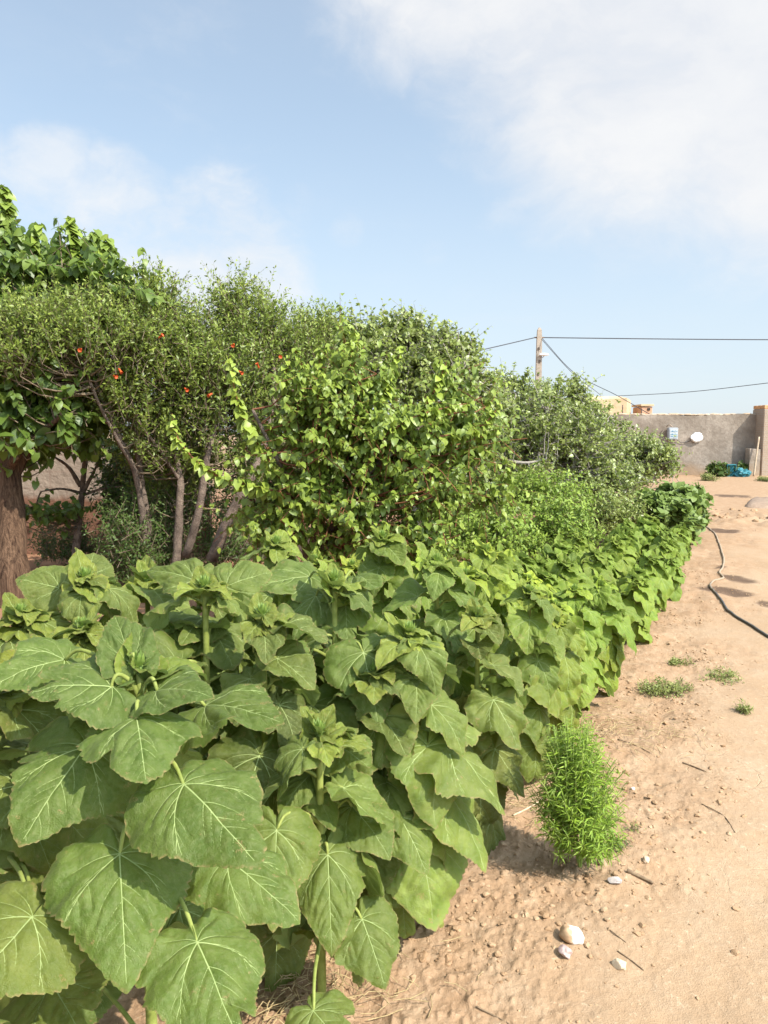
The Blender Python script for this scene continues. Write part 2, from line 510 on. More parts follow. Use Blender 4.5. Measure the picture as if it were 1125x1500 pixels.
def stone(px, py, w, h, label, mats, seed, flat=.6, rz=0.):
    g = GH(px, py + h * .25); sc = g[1] / 1125
    V = IV3 * (1 + .22 * vnoise(IV3 * 1.4, seed) + .10 * vnoise(IV3 * 3.2, seed + 5))[:, None]
    # a few broken facets
    r = np.random.default_rng(seed)
    for k in range(7):
        d = unit(r.normal(size=3)); lim = .62 + .2 * r.random(); q = V @ d
        V = V - np.maximum(q - lim, 0)[:, None] * d * .92
    w, h = w * .86, h * .86
    V = V * np.array([w * sc / 2, h * sc * .62, w * sc / 2 * flat])
    ca, sa = math.cos(rz), math.sin(rz)
    V = np.stack([V[:, 0] * ca - V[:, 1] * sa, V[:, 0] * sa + V[:, 1] * ca, V[:, 2]], 1)
    z = float(height(g[0], g[1]))
    mb = MB(); mb.add(V, IF3)
    o = mb.obj('stone', mats); o.location = (g[0], g[1], z + w * sc / 2 * flat * .55)
    for p in o.data.polygons: p.use_smooth = True
    return tag(o, label, 'stone')


m_, nt = newmat('white_tan_rock'); N = NT(nt)
tc = N.n('ShaderNodeTexCoord').outputs['Object']
sx = N.n('ShaderNodeSeparateXYZ', ins={0: tc}).outputs[0]
f = N.math('ADD', N.math('MULTIPLY', sx, 22), N.noise(30, 4, tc))
N.out(N.bsdf(Base_Color=N.ramp(f, [(.28, (.42, .27, .15)), (.45, (.72, .68, .61))]), Roughness=.6, Normal=N.bump(N.noise(60, 5, tc), .5, .006)))
stone(838, 1369, 46, 30, 'white and tan broken rock lying on the bare soil, largest stone in view', m_, 3, .75, -.5)
stone(827, 1392, 27, 22, 'pinkish grey rounded stone just below the white and tan rock', simple_mat('pink_stone', (.33, .22, .19), (.52, .40, .36), 30, .7, .3, .004), 8, .75, -.3)
stone(908, 1411, 27, 20, 'pale beige angular stone at the tip of a thin twig on the path', simple_mat('beige_stone', (.50, .38, .25), (.64, .52, .37), 30, .8, .3, .004), 15, .7)
stone(901, 1290, 28, 14, 'flat grey stone beside the short brown stick', simple_mat('grey_stone', (.27, .23, .21), (.46, .40, .35), 40, .8, .3, .004), 21, .5)
stone(880, 1260, 15, 16, 'small brown grey stone at the foot of the feathery green bush', simple_mat('brown_stone', (.28, .20, .15), (.42, .31, .22), 40, .8, .3, .004), 27, .8)
stone(946, 1259, 14, 12, 'small tan stone above the short brown stick', simple_mat('tan_stone', (.42, .29, .19), (.56, .42, .28), 40, .8, .3, .004), 33, .8)
stone(927, 1155, 8, 6, 'tiny white pebble right of the feathery green bush', simple_mat('white_pebble', (.7, .66, .6), (.8, .77, .7), 40, .7, .2, .003), 37, .8)


def stick(pts, r, label, mat, name='stick', cat='stick'):
    w = []
    for px, py in pts:
        g = GH(px, py); w.append([g[0], g[1], float(height(g[0], g[1])) + r * .8])
    mb = MB(); add_tube(mb, w, r, r * .6, 7, 18, .18, seed=int(pts[0][0]))
    o = mb.obj(name, mat, loc=w[0])
    return tag(o, label, cat)


stickm = simple_mat('dry_stick', (.13, .085, .05), (.27, .19, .115), 60, .9, .4, .003)
stick([(918, 1278), (938, 1287), (957, 1296)], .0085, 'short thick brown stick lying on the pale path', stickm)
stick([(890, 1360), (905, 1372), (917, 1381)], .0022, 'thin dark twig between the white rock and the beige stone', stickm, 'twig', 'twig')
stick([(905, 1394), (925, 1408), (943, 1422)], .0026, 'thin twig running past the pale beige stone', stickm, 'twig', 'twig')
stick([(1028, 1178), (1055, 1192), (1077, 1220)], .0025, 'thin curved twig on the middle of the bare path', stickm, 'twig', 'twig')
stick([(905, 1083), (930, 1092), (952, 1104)], .0028, 'thin reddish twig on the soil right of the sunflowers', stickm, 'twig', 'twig')
stick([(1000, 1118), (1020, 1126), (1034, 1131)], .004, 'dark brown twig lying on the soil above the curved twig', stickm, 'twig', 'twig')
stick([(698, 1478), (722, 1488), (748, 1502)], .003, 'dark twig at the bottom edge of the bare soil', stickm, 'twig', 'twig')
stick([(752, 1196), (775, 1184), (800, 1168)], .004, 'pale dry stalk lying at the foot of the feathery green bush', simple_mat('dry_stalk', (.42, .33, .2), (.55, .46, .3), 40, .9, .3, .002), 'dry_stalk', 'stalk')

# ------------------------------------------------------------------ sunflower leaves
_TAB = np.array([(0, 1.0), (6, .90), (12, .80), (20, .70), (32, .63), (46, .60), (62, .575), (80, .55), (98, .51), (115, .455), (132, .385), (150, .305), (165, .225), (180, .12)])


def polyline_dist(p, line):
    a, b = line[:-1], line[1:]
    d = b - a; L = np.maximum((d ** 2).sum(1), 1e-9)
    t = np.clip(((p[:, None] - a) * d).sum(2) / L, 0, 1)
    q = a + t[..., None] * d
    dd = np.sqrt(((p[:, None] - q) ** 2).sum(2))
    k = dd.argmin(1)
    return dd[np.arange(len(p)), k], (k + t[np.arange(len(p)), k]) / len(a)


def make_veins(r):
    V = []
    t = np.linspace(0, 1, 12)[:, None]
    def curve(p0, ang, ln, bend):
        a = np.radians(ang) + np.radians(bend) * np.linspace(0, 1, 12)
        d = np.stack([np.sin(a), np.cos(a)], 1) * ln / 11
        return p0 + np.r_[np.zeros((1, 2)), np.cumsum(d[:-1], 0)]
    V.append((np.c_[np.zeros(12), np.linspace(0, .97, 12)], .0125, .003))
    for sg in (-1, 1):
        j = lambda a: r.normal() * a
        main = curve(np.array([0, .015]), sg * (56 + j(4)), .66 + j(.02), -sg * (46 + j(5)))
        V.append((main, .0108, .002))
        V.append((curve(np.array([0, .01]), sg * (98 + j(5)), .42, -sg * 42), .006, .0015))
        V.append((curve(np.array([0, .0]), sg * (138 + j(5)), .28, -sg * 35), .0045, .0015))
        for q, ln in ((2, .24), (4, .25), (6, .20), (8, .14)):
            V.append((curve(main[q], sg * (82 - 5 * q + j(5)), ln, -sg * 30), .0052, .001))
        for q, ln in ((5, .20), (7, .16)):
            V.append((curve(main[q], sg * (-2 + j(6)), ln, sg * 12), .003, .001))
        for y0, ln in ((.24, .36), (.38, .33), (.52, .26), (.66, .18), (.78, .11)):
            V.append((curve(np.array([0, y0 + j(.025)]), sg * (46 + j(4)), ln, -sg * (26 + j(4))), .0068 - .0035 * y0, .001))
    return V


def blade(seed, na, nr, fold=.1, curl=.5, wave=.035, width=None, twist=0., hi=True):
    """one cordate, toothed sunflower blade of length 1: petiole joint at the origin, tip towards +y, upper face +z"""
    r = np.random.default_rng(seed)
    if width is None: width = .90 + .24 * np.random.default_rng(seed + 77).random()
    th = np.linspace(-math.pi + .05, math.pi - .05, na)
    # more columns near the tip
    th = np.sign(th) * (np.abs(th) / math.pi) ** 1.25 * math.pi
    deg = np.abs(np.degrees(th))
    R0 = np.interp(deg, _TAB[:, 0], _TAB[:, 1])
    ker = np.ones(max(3, na // 60) | 1); ker /= ker.sum()
    R0 = np.convolve(np.pad(R0, len(ker), 'edge'), ker, 'same')[len(ker):-len(ker)]
    irr = .07 * vnoise(np.stack([th * 1.6, np.full(na, seed * 3.1)], 1), seed) + .04 * vnoise(np.stack([th * 4.5, np.full(na, seed * 7.1)], 1), seed + 2)
    arc = np.cumsum(np.hypot(np.gradient(R0), R0 * np.gradient(th)))
    arc = np.abs(arc - arc[na // 2])
    tooth = (arc * 13.0 + .8 * vnoise(np.stack([arc * 6, np.sign(th)], 1), seed + 4)) % 1.0
    tamp = .030 + .024 * vnoise(np.stack([arc * 5 + 9, np.sign(th) * 2], 1), seed + 6)
    ser = tamp * (np.sqrt(tooth) - .6) * sstep(0, .14, arc) if hi else 0 * th
    rb = np.random.default_rng(seed + 300)
    R0 = R0 * (1 - (.14 * rb.random()) * np.exp(-(th / .16) ** 2))
    for _ in range(rb.integers(0, 3)):
        R0 = R0 * (1 - (.10 + .22 * rb.random()) * np.exp(-((th - rb.normal() * 1.4) / (.05 + .06 * rb.random())) ** 2))
    Rm = R0 * (1 + irr) + ser
    rho = (np.arange(1, nr + 1) / nr) ** .9
    x = (rho[:, None] * Rm * np.sin(th)) * width; y = rho[:, None] * Rm * np.cos(th)
    x = np.r_[0, x.ravel()]; y = np.r_[0, y.ravel()]
    rr = np.r_[0, np.repeat(rho, na)]; tt = np.r_[0, np.tile(th, nr)]
    p = np.stack([x, y], 1)
    veins = make_veins(r)
    dmin = np.full(len(p), 9.)
    for line, w0, w1 in veins:
        d, t = polyline_dist(p, line * np.array([width, 1]))
        dmin = np.minimum(dmin, d / (1 - .4 * t))
    ph = r.random(4) * 6.28; k1 = r.integers(4, 7); k2 = r.integers(8, 12)
    c = max(abs(curl), 1e-3) * (1 if curl >= 0 else -1)

    def shape(x, y, rr, tt, z):
        z = z + wave * 1.15 * rr ** 1.8 * (np.sin(k1 * tt + ph[0]) * .9 + .6 * np.sin(k2 * tt + ph[1])) * sstep(0, .35, np.abs(tt))
        z = z + (.032 + .02 * ((seed * 37) % 10) / 10) * fbm(np.stack([x * 4 + seed, y * 4, 0 * x], 1), 3, seed + 9) * rr
        ax = np.sqrt(x * x + .0016) - .04
        z = z + fold * ax + (-.55 * ax ** 2 if fold < .25 else -.1 * ax ** 2)
        a = twist * y
        x2 = x * np.cos(a) - z * np.sin(a); z2 = x * np.sin(a) + z * np.cos(a)
        yc, zc = np.sin(c * y) / c, -(1 - np.cos(c * y)) / c
        return np.stack([x2, yc + z2 * np.sin(c * y), zc + z2 * np.cos(c * y)], 1)
    puff = .021 * (1 - np.exp(-(dmin / .034) ** 1.3)) * sstep(1.02, .8, rr)
    puff = puff + .006 * fbm(np.stack([x * 14 + seed, y * 14, 0 * x], 1), 2, seed + 19) * rr * sstep(.0, .02, dmin)
    V = shape(x, y, rr, tt, puff)
    i = np.arange(nr - 1)[:, None] * na + np.arange(na - 1)[None] + 1
    Q = np.stack([i + 1, i + na + 1, i + na, i], -1).reshape(-1, 4)
    k = np.arange(na - 1) + 1
    T = np.stack([k + 1, k, 0 * k], 1)
    # veins: slim raised ridges lying on the blade
    RV, RQ, off = [], [], 0
    for q, (line, w0, w1) in enumerate(veins):
        if not hi and w0 < .009: continue
        m = 22 if hi else 7
        L = smooth_path(np.c_[line * np.array([width, 1]), np.zeros(len(line))], m)[:, :2]
        d = unit(np.gradient(L, axis=0)); nn_ = np.stack([-d[:, 1], d[:, 0]], 1)
        tq = np.linspace(0, 1, m)
        w = (w0 + (w1 - w0) * tq) * (.62 if hi else .8)
        ed = []
        for sgn, lift in ((-1, .001), (0, .0058 if hi else .012), (1, .001)):
            e = L + nn_ * (w * sgn)[:, None]
            te = np.arctan2(e[:, 0] / width, e[:, 1]); re = np.hypot(e[:, 0] / width, e[:, 1]) / np.interp(te, th, Rm)
            ed.append((e, te, re, lift))
        ok = ed[1][2] < .96
        m2 = int(ok.argmin()) if not ok.all() else m
        if m2 < 3: continue
        for e, te, re, lift in ed:
            RV.append(shape(e[:m2, 0], e[:m2, 1], np.minimum(re[:m2], 1), te[:m2], np.full(m2, lift) * (1 - .4 * tq[:m2]) * (w0 / .0125) ** .3))
        a = np.arange(m2 - 1) + off
        RQ += [np.stack([a, a + m2, a + m2 + 1, a + 1], 1), np.stack([a + m2, a + 2 * m2, a + 2 * m2 + 1, a + m2 + 1], 1)]
        off += 3 * m2
    return V, Q, T, dict(fx=x + seed * 1.7, fy=y, edge=rr), np.concatenate(RV), np.concatenate(RQ)


def petiole_curve(p):
    return [(0, 0, 0), (0, .33 * p, .20 * p), (0, .72 * p, .36 * p), (0, p, .30 * p)]


def leaf_variant(seed, pitch, plen, **kw):
    """petiole plus blade, unit blade length; the node is the origin and the leaf points to +y"""
    na, nr = kw.pop('res', (151, 32))
    V, Q, T, A, RV, RQ = blade(seed, na, nr, hi=na > 60, **kw)
    end = np.array(petiole_curve(plen)[-1])
    a = R(pitch); ca, sa = math.cos(a), math.sin(a)
    tilt = lambda V: np.stack([V[:, 0], V[:, 1] * ca - V[:, 2] * sa, V[:, 1] * sa + V[:, 2] * ca], 1) + end
    mb = MB(); mb.add(tilt(V), [Q, T], 0, **A); mb.add(tilt(RV), RQ, 2)
    n = 10 if na > 60 else 5
    p = smooth_path(petiole_curve(plen), n)
    PV, PQ = tubes(p[None], np.linspace(.030, .019, n)[None], 7 if na > 60 else 4)
    mb.add(PV, PQ, 1)
    return mb


def vkw(k, seed):
    r = np.random.default_rng(seed * 13 + 5)
    if k == 'low': return dict(pitch=-46 - 26 * r.random(), plen=.30 + .2 * r.random(), fold=-.14 + .2 * r.random(), curl=.30 + .5 * r.random(), wave=.026 + .03 * r.random(), twist=r.normal() * .25)
    if k == 'mid': return dict(pitch=-26 - 28 * r.random(), plen=.34 + .2 * r.random(), fold=-.06 + .25 * r.random(), curl=.45 + .55 * r.random(), wave=.032 + .03 * r.random(), twist=r.normal() * .25)
    if k == 'top': return dict(pitch=-6 - 26 * r.random(), plen=.30 + .14 * r.random(), fold=.12 + .3 * r.random(), curl=.5 + .6 * r.random(), wave=.035 + .03 * r.random(), width=.92, twist=r.normal() * .3)
    if k == 'tuft': return dict(pitch=8 + 22 * r.random(), plen=.12, fold=.10 + .3 * r.random(), curl=.7 + .9 * r.random(), wave=.05, width=.85, twist=r.normal() * .3)
    return dict(pitch=38 + 32 * r.random(), plen=.10, fold=.30 + .3 * r.random(), curl=-.5 + .8 * r.random(), wave=.05, width=.85, twist=r.normal() * .3)


SFM = [M['sf'], M['stalk'], M['vein']]
VAR = {k: [leaf_variant(s * 7 + q, **vkw(k, s * 7 + q)).mesh('leaf', SFM) for s in range(n)] for q, (k, n) in enumerate((('low', 10), ('mid', 10), ('top', 8), ('young', 4), ('tuft', 5)))}
LOWRES = {k: [leaf_variant(s * 7 + q + 50, res=(39, 7), **vkw(k, s * 7 + q + 50)) for s in range(5)] for q, k in enumerate(('low', 'mid', 'top', 'young', 'tuft'))}


def bud_mb(mb, c, r, seed):
    rr = np.random.default_rng(seed)
    V, F = IV2 * np.array([r * .8, r * .8, r * .62]) + c, IF2
    mb.add(V, F, 0, tint=.5)
    n = 34
    for k in range(n):
        a = k * 2.399; up = .15 + 1.2 * (k / n)
        d = np.array([math.cos(a) * math.cos(up), math.sin(a) * math.cos(up), math.sin(up)])
        s = np.array([-math.sin(a), math.cos(a), 0]); L = r * (1.25 + .7 * rr.random())
        b = c + d * r * .55; nr_ = np.cross(s, d)
        w = r * .34
        V = [b - s * w * .7, b + s * w * .7, b + d * L * .5 + s * w + nr_ * 0, b + d * L * .5 - s * w, b + d * L * 1.0 - nr_ * r * .25 + np.array([0, 0, .2 * r])]
        mb.add(V, [np.array([[0, 1, 2, 3]]), np.array([[3, 2, 4]])], 0, tint=.2 + .8 * rr.random())


def plan_leaves(H, n, seed, lmax, small=8):
    r = np.random.default_rng(seed); out = []
    for i in range(n):
        t = i / (n - 1)
        h = H * (.11 + .835 * t ** .85)
        L = lmax * (.66 + .34 * math.sin(math.pi * min(1, t * .9 + .12)))
        k = 'low' if t < .45 else ('mid' if t < .75 else 'top')
        if t > .75: L *= 1 - .16 * (t - .75) / .25
        out.append((h, i * 2.39996 + r.normal() * .22 + seed, L * (1 + .10 * r.normal()), k))
    for j in range(small):
        t = j / (small - 1)
        out.append((H * (.945 + .05 * t), (n + j) * 2.39996 + r.normal() * .2 + seed, lmax * (.66 - .34 * t) * (1 + .1 * r.normal()), 'young' if j > 0 else 'top'))
    return out


def sf_color(s, e, r):
    """young plants further along the row are yellower and brighter than the big ones"""
    t = float(sstep(2.4, 4.6, s))
    a = np.array([.98, 1.0, 1.05]) * (1 - t) + np.array([1.60, 1.72, 1.05]) * t
    a = a * (1 + .10 * r.normal())
    return (a[0] * (1 + .04 * r.normal()), a[1], a[2], 1)


SUNAZ = math.atan2(TOSUN[1], TOSUN[0])
SFGROUP = 'sunflower plants in the planted row'


def stem_pts(H, lean):
    return [np.array([0, 0, -.04]), np.array([lean[0] * .25, lean[1] * .25, H * .4]), np.array([lean[0], lean[1], H])]


def sunflower(x, y, H, n, lmax, seed, label, lean=(0, 0), custom=(), skip=(), top=True):
    """a plant with every leaf an object of its own"""
    r = np.random.default_rng(seed)
    z = float(height(x, y))
    root = empty('sunflower_plant', (x, y, z), label, 'sunflower', SFGROUP)
    sp = smooth_path(stem_pts(H, lean), 24)
    mb = MB(); add_tube(mb, stem_pts(H, lean), .0135, .0085, 10, 24, .08, seed=seed)
    mb.obj('stem', M['stalk'], root)
    c = sf_color(*row_se(x, y), r)
    top_p = sp[-1]
    mb = MB(); bud_mb(mb, top_p + np.array([0, 0, -.004]), .015 if top else .012, seed); mb.obj('bud', M['bud'], root)
    for k, (h, az, L, kind) in enumerate(plan_leaves(H, n, seed, lmax)):
        if any(abs((az - a + math.pi) % (2 * math.pi) - math.pi) < w and lo <= h <= hi for a, w, lo, hi in skip): continue
        az = az - .45 * math.sin(az - SUNAZ)
        if kind == 'young' and math.cos(az - SUNAZ) > -.1: kind = 'tuft'
        me = VAR[kind][r.integers(len(VAR[kind]))]
        o = bpy.data.objects.new('leaf', me); col.objects.link(o); o.parent = root
        p = np.array([np.interp(h, sp[:, 2], sp[:, q]) for q in (0, 1)] + [h])
        o.location = p; o.rotation_euler = Euler((r.normal() * .13, r.normal() * .16, az - math.pi / 2))
        o.scale = (L * (1 if r.random() < .5 else -1) if False else L, L, L)
        f = 1 + .12 * r.normal()
        yb = 1.0 if kind != 'young' else 1
        ya = (1.45, 1.35, 1.0) if kind in ('young', 'tuft') else (1, 1, 1)
        fy_ = 1 + .07 * abs(r.normal()) * (1.6 if kind == 'low' else .5)
        o.color = (c[0] * f * ya[0] * fy_, c[1] * f * ya[1], c[2] * f * ya[2], 1)
    for (pb, pt, Yb, Yt, W, roll, sd, kw) in custom:
        B = P(*pb, Yb); Tp = P(*pt, Yt); ch = Tp - B; L = np.linalg.norm(ch)
        kw = dict(kw); curl = kw.pop('curl', .45)
        V, Q, T, A, RV, RQ = blade(sd, 171, 38, curl=curl, **kw)
        nb = len(V); V = np.concatenate([V, RV])
        # straighten so that the chord from joint to tip is +y
        tip = np.array([0, math.sin(curl) / curl, -(1 - math.cos(curl)) / curl]); a = math.atan2(-tip[2], tip[1]); clen = np.linalg.norm(tip)
        ca, sa = math.cos(a), math.sin(a)
        V = np.stack([V[:, 0], V[:, 1] * ca - V[:, 2] * sa, V[:, 1] * sa + V[:, 2] * ca], 1) / clen
        wr = V[:nb, 0].max() - V[:nb, 0].min()
        V[:, 0] *= 1.10 * W / (wr * L)
        yv = ch / L
        cam = unit(np.array([0, 0, CAMZ]) - B)
        zr = unit(np.array([0, 0, 1.]) * .55 + cam * .75)
        xv = unit(np.cross(yv, zr)); zv = np.cross(xv, yv)
        if roll:
            cr, sr = math.cos(R(roll)), math.sin(R(roll)); xv, zv = xv * cr + zv * sr, zv * cr - xv * sr
        V = (V[:, :1] * xv + V[:, 1:2] * yv + V[:, 2:] * zv) * L + B - np.array([x, y, z])
        mb = MB(); mb.add(V[:nb], [Q, T], 0, **A); mb.add(V[nb:], RQ, 2)
        lf = mb.obj('leaf', SFM, root)
        f = 1 + .05 * r.normal(); lf.color = (c[0] * f, c[1] * f, c[2] * f, 1)
        # petiole from the stem to the joint
        Bl = B - np.array([x, y, z])
        hn = min(max(Bl[2] - .05, .06), H * .97)
        nd = np.array([np.interp(hn, sp[:, 2], sp[:, 0]), np.interp(hn, sp[:, 2], sp[:, 1]), hn])
        m1 = nd + (Bl - nd) * .45 + np.array([0, 0, .035]); m2 = nd + (Bl - nd) * .85 + np.array([0, 0, .03])
        mb = MB(); add_tube(mb, [nd, m1, m2, Bl - zv * .0035 + yv * .004], .0062, .0036, 8, 16, .05, seed=sd)
        mb.obj('petiole', M['stalk'], lf)
    return root


def bulk_sunflower(H, n, lmax, seed):
    """a smaller plant far along the row: stem and foliage"""
    r = np.random.default_rng(seed); fo = MB(); st = MB()
    add_tube(st, stem_pts(H, (r.normal() * .03, r.normal() * .03)), .011, .006, 7, 10)
    for (h, az, L, kind) in plan_leaves(H, n, seed, lmax):
        az = az - .45 * math.sin(az - SUNAZ)
        if kind == 'young' and math.cos(az - SUNAZ) > -.1: kind = 'tuft'
        src = LOWRES[kind][r.integers(5)]
        E = np.array(Euler((r.normal() * .18, r.normal() * .2, az - math.pi / 2)).to_matrix())
        base = 0
        for V in [np.concatenate(src.V)]:
            W = (V * L) @ E.T + np.array([0, 0, h])
            A = {k: np.concatenate([np.concatenate(d), np.zeros(len(V))])[:len(V)] for k, d in src.A.items()}
            A['fx'] = A['fx'] + r.random() * 9
            n0 = fo.n
            first = True
            for f, mi, sm in src.F:
                fo.F.append((f + n0, mi, sm))
            fo.V.append(W); fo.n += len(W)
            for k in A: fo.A.setdefault(k, []).append(A[k])
    bud_mb(st, np.array([0, 0, H]), .015, seed)
    return fo.mesh('foliage', SFM), st.mesh('stem', [M['stalk'], M['bud']])


def A_(*a, **k): return a + (k,)


def build_sunflowers():
    used = []
    def near(px, py, H, n, lmax, seed, label, **kw):
        w = top_at(px, py, H + .02)
        if 'at' in kw: w = np.array([*kw.pop('at'), 0])
        used.append((w[0], w[1]))
        lean = kw.get('lean', (0, 0))
        return sunflower(w[0] - lean[0], w[1] - lean[1], H, n, lmax, seed, label, **kw)
    # nearest plant: its big leaves are set one by one
    C1 = [
        A_((200, 1052), (216, 1162), 1.44, 1.27, .21, 0, 301, fold=-.10, curl=.7, wave=.02),
        A_((126, 1094), (18, 1262), 1.47, 1.31, .25, -6, 302, fold=-.12, curl=.5, wave=.03),
        A_((268, 1148), (388, 1284), 1.38, 1.22, .235, 6, 303, fold=-.08, curl=.45, wave=.03),
        A_((175, 1249), (186, 1460), 1.36, 1.18, .245, 0, 304, fold=-.10, curl=.5, wave=.03),
        A_((288, 1379), (360, 1560), 1.26, 1.10, .20, 8, 305, fold=-.06, curl=.4, wave=.028),
        A_((332, 1258), (455, 1372), 1.50, 1.42, .19, 14, 306, fold=-.05, curl=.5, wave=.045),
        A_((165, 1006), (20, 1022), 1.50, 1.44, .20, -18, 307, fold=.12, curl=.6, wave=.035, width=.9),
        A_((228, 1012), (318, 1024), 1.50, 1.44, .15, 16, 308, fold=.15, curl=.6, wave=.04),
        A_((192, 972), (165, 895), 1.55, 1.66, .115, 0, 309, fold=.25, curl=.5, wave=.04),
        A_((300, 1034), (428, 1068), 1.60, 1.48, .19, 12, 310, fold=.05, curl=.7, wave=.035),
        A_((140, 1330), (165, 1450), 1.78, 1.70, .22, 0, 312, fold=-.05, curl=.5, wave=.03),
        A_((262, 1330), (290, 1450), 1.72, 1.62, .20, 0, 313, fold=-.05, curl=.5, wave=.03),
        A_((110, 1430), (95, 1540), 1.72, 1.62, .22, 0, 314, fold=-.05, curl=.5, wave=.03),
        A_((96, 966), (-25, 1012), 1.62, 1.50, .20, -10, 311, fold=.05, curl=.6, wave=.035),
    ]
    near(205, 990, 1.08, 15, 0.235, 101, 'tallest foreground sunflower with a thick pale stem, in front at lower left', custom=C1,
         skip=[(-1.57, 1.5, .0, 2.0), (0, 1.0, .0, .98), (3.14, .9, .0, .9)])
    C2 = [
        A_((48, 1342), (-70, 1490), 1.30, 1.16, .24, -6, 321, fold=-.08, curl=.5, wave=.03),
        A_((50, 1310), (-60, 1345), 1.42, 1.34, .22, -20, 322, fold=-.05, curl=.5, wave=.03),
        A_((75, 1440), (130, 1540), 1.40, 1.30, .20, 4, 324, fold=-.05, curl=.5, wave=.03),
        A_((20, 1225), (-20, 1330), 1.62, 1.52, .22, -4, 325, fold=-.05, curl=.5, wave=.03),
        A_((140, 1190), (110, 1300), 1.80, 1.72, .20, 0, 326, fold=-.05, curl=.5, wave=.03),
        A_((30, 1150), (-80, 1190), 1.55, 1.45, .2, -12, 323, fold=0., curl=.6, wave=.03),
    ]
    near(-60, 1000, 1.02, 16, 0.265, 102, 'sunflower cut off by the left edge, low leaves at the bottom corner', custom=C2, at=(-.86, 1.62),
         skip=[(-1.0, 1.1, 0, .8)])
    C3 = [
        A_((505, 868), (510, 957), 2.50, 2.36, .185, 0, 331, fold=-.08, curl=.6, wave=.025),
        A_((463, 872), (428, 942), 2.50, 2.38, .15, -8, 332, fold=-.08, curl=.6, wave=.03),
        A_((532, 955), (556, 1072), 2.30, 2.17, .235, 4, 333, fold=-.04, curl=.45, wave=.025),
        A_((455, 845), (352, 870), 2.58, 2.50, .20, -14, 334, fold=.08, curl=.6, wave=.035),
        A_((520, 845), (560, 870), 2.58, 2.42, .17, 16, 335, fold=.05, curl=.7, wave=.035),
        A_((400, 960), (440, 1010), 2.30, 2.15, .2, -10, 336, fold=.0, curl=.6, wave=.035),
    ]
    near(490, 848, 1.12, 20, 0.240, 103, 'tall sunflower with one broad leaf hanging forward, near the centre of the patch', custom=C3, skip=[(-1.57, .9, .3, 1.2)])
    C4 = [
        A_((285, 850), (215, 835), 2.50, 2.58, .16, 0, 341, fold=.1, curl=.6, wave=.035),
        A_((330, 860), (405, 838), 2.48, 2.56, .20, 0, 342, fold=.06, curl=.7, wave=.03),
        A_((312, 922), (345, 990), 2.36, 2.24, .20, 6, 344, fold=.0, curl=.6, wave=.04),
        A_((286, 955), (292, 1022), 2.34, 2.22, .19, 0, 345, fold=-.05, curl=.6, wave=.035),
        A_((298, 905), (265, 945), 2.40, 2.22, .22, 0, 343, fold=.02, curl=.6, wave=.04),
    ]
    near(300, 862, 1.12, 18, 0.240, 104, 'sunflower with an open pale green tuft, left of the central tall one', custom=C4, skip=[(-1.57, .7, .6, 1.2)])
    C5 = [
        A_((88, 862), (18, 850), 2.58, 2.60, .20, 0, 351, fold=.05, curl=.5, wave=.03),
        A_((130, 842), (138, 808), 2.66, 2.74, .16, 0, 352, fold=.2, curl=.4, wave=.03),
    ]
    near(125, 850, 1.10, 14, 0.255, 105, 'sunflower standing apart in front of the mulberry trunk', custom=C5)
    C6 = [
        A_((460, 1128), (408, 1195), 1.98, 1.86, .19, -6, 361, fold=-.12, curl=.5, wave=.035),
        A_((450, 1135), (488, 1215), 1.98, 1.85, .17, 4, 362, fold=-.12, curl=.5, wave=.035),
        A_((515, 1180), (575, 1262), 1.98, 1.86, .20, 8, 363, fold=-.10, curl=.45, wave=.035),
        A_((480, 1250), (487, 1418), 1.86, 1.70, .19, 0, 364, fold=-.14, curl=.45, wave=.035),
        A_((530, 1345), (567, 1462), 1.86, 1.76, .19, 10, 365, fold=-.10, curl=.4, wave=.03),
        A_((585, 1195), (632, 1296), 2.12, 2.02, .19, 8, 366, fold=-.08, curl=.45, wave=.03),
        A_((500, 1095), (545, 1130), 1.98, 1.90, .16, 8, 367, fold=.0, curl=.5, wave=.035),
        A_((458, 1480), (520, 1560), 1.58, 1.48, .17, 8, 368, fold=-.1, curl=.4, wave=.03),
        A_((405, 1215), (400, 1365), 1.78, 1.66, .20, 0, 369, fold=-.1, curl=.4, wave=.03),
    ]
    near(468, 1082, .80, 15, 0.235, 106, 'short sunflower with a bright young tuft, in front beside the bare soil', custom=C6, skip=[(-1.57, 1.2, 0, .75)])
    near(640, 826, 1.05, 21, 0.240, 107, 'sunflower with a pale tuft standing up at the back of the patch centre')
    near(600, 925, .98, 21, 0.240, 108, 'sunflower at the front edge, below the pale tuft of the patch centre')
    near(30, 905, 1.0, 16, 0.275, 109, 'sunflower by the left edge with straw showing behind it')
    near(560, 792, 1.08, 19, 0.240, 110, 'sunflower whose bright leaf stands highest along the back edge', custom=[
        A_((560, 850), (548, 790), 3.5, 3.62, .20, 0, 371, fold=.25, curl=.3, wave=.03)])
    near(405, 800, 1.10, 18, 0.250, 111, 'sunflower with raised leaf at the back edge, left of the centre')
    near(385, 905, 1.06, 19, 0.240, 112, 'sunflower between the open tuft and the central tall plant')
    near(215, 850, 1.06, 18, 0.250, 113, 'sunflower between the lone left plant and the open tuft')
    near(345, 925, .93, 17, .225, 114, 'sunflower in the gap right of the nearest plant, below the open tuft')
    near(255, 925, .96, 16, .225, 115, 'sunflower directly behind the nearest plant, its tuft half hidden')
    near(425, 890, 1.0, 16, .225, 116, 'sunflower just left of the tall one with the broad hanging leaf')
    near(120, 925, .98, 15, .225, 117, 'sunflower behind the nearest plant, towards the left edge')
    near(548, 985, .86, 17, .225, 118, 'low sunflower below the tall central one, above the short young tuft')
    near(700, 900, .90, 18, .215, 119, 'sunflower near the patch edge, up and left of the feathery bush')
    # the rest of the rows
    r = np.random.default_rng(5); spots = []
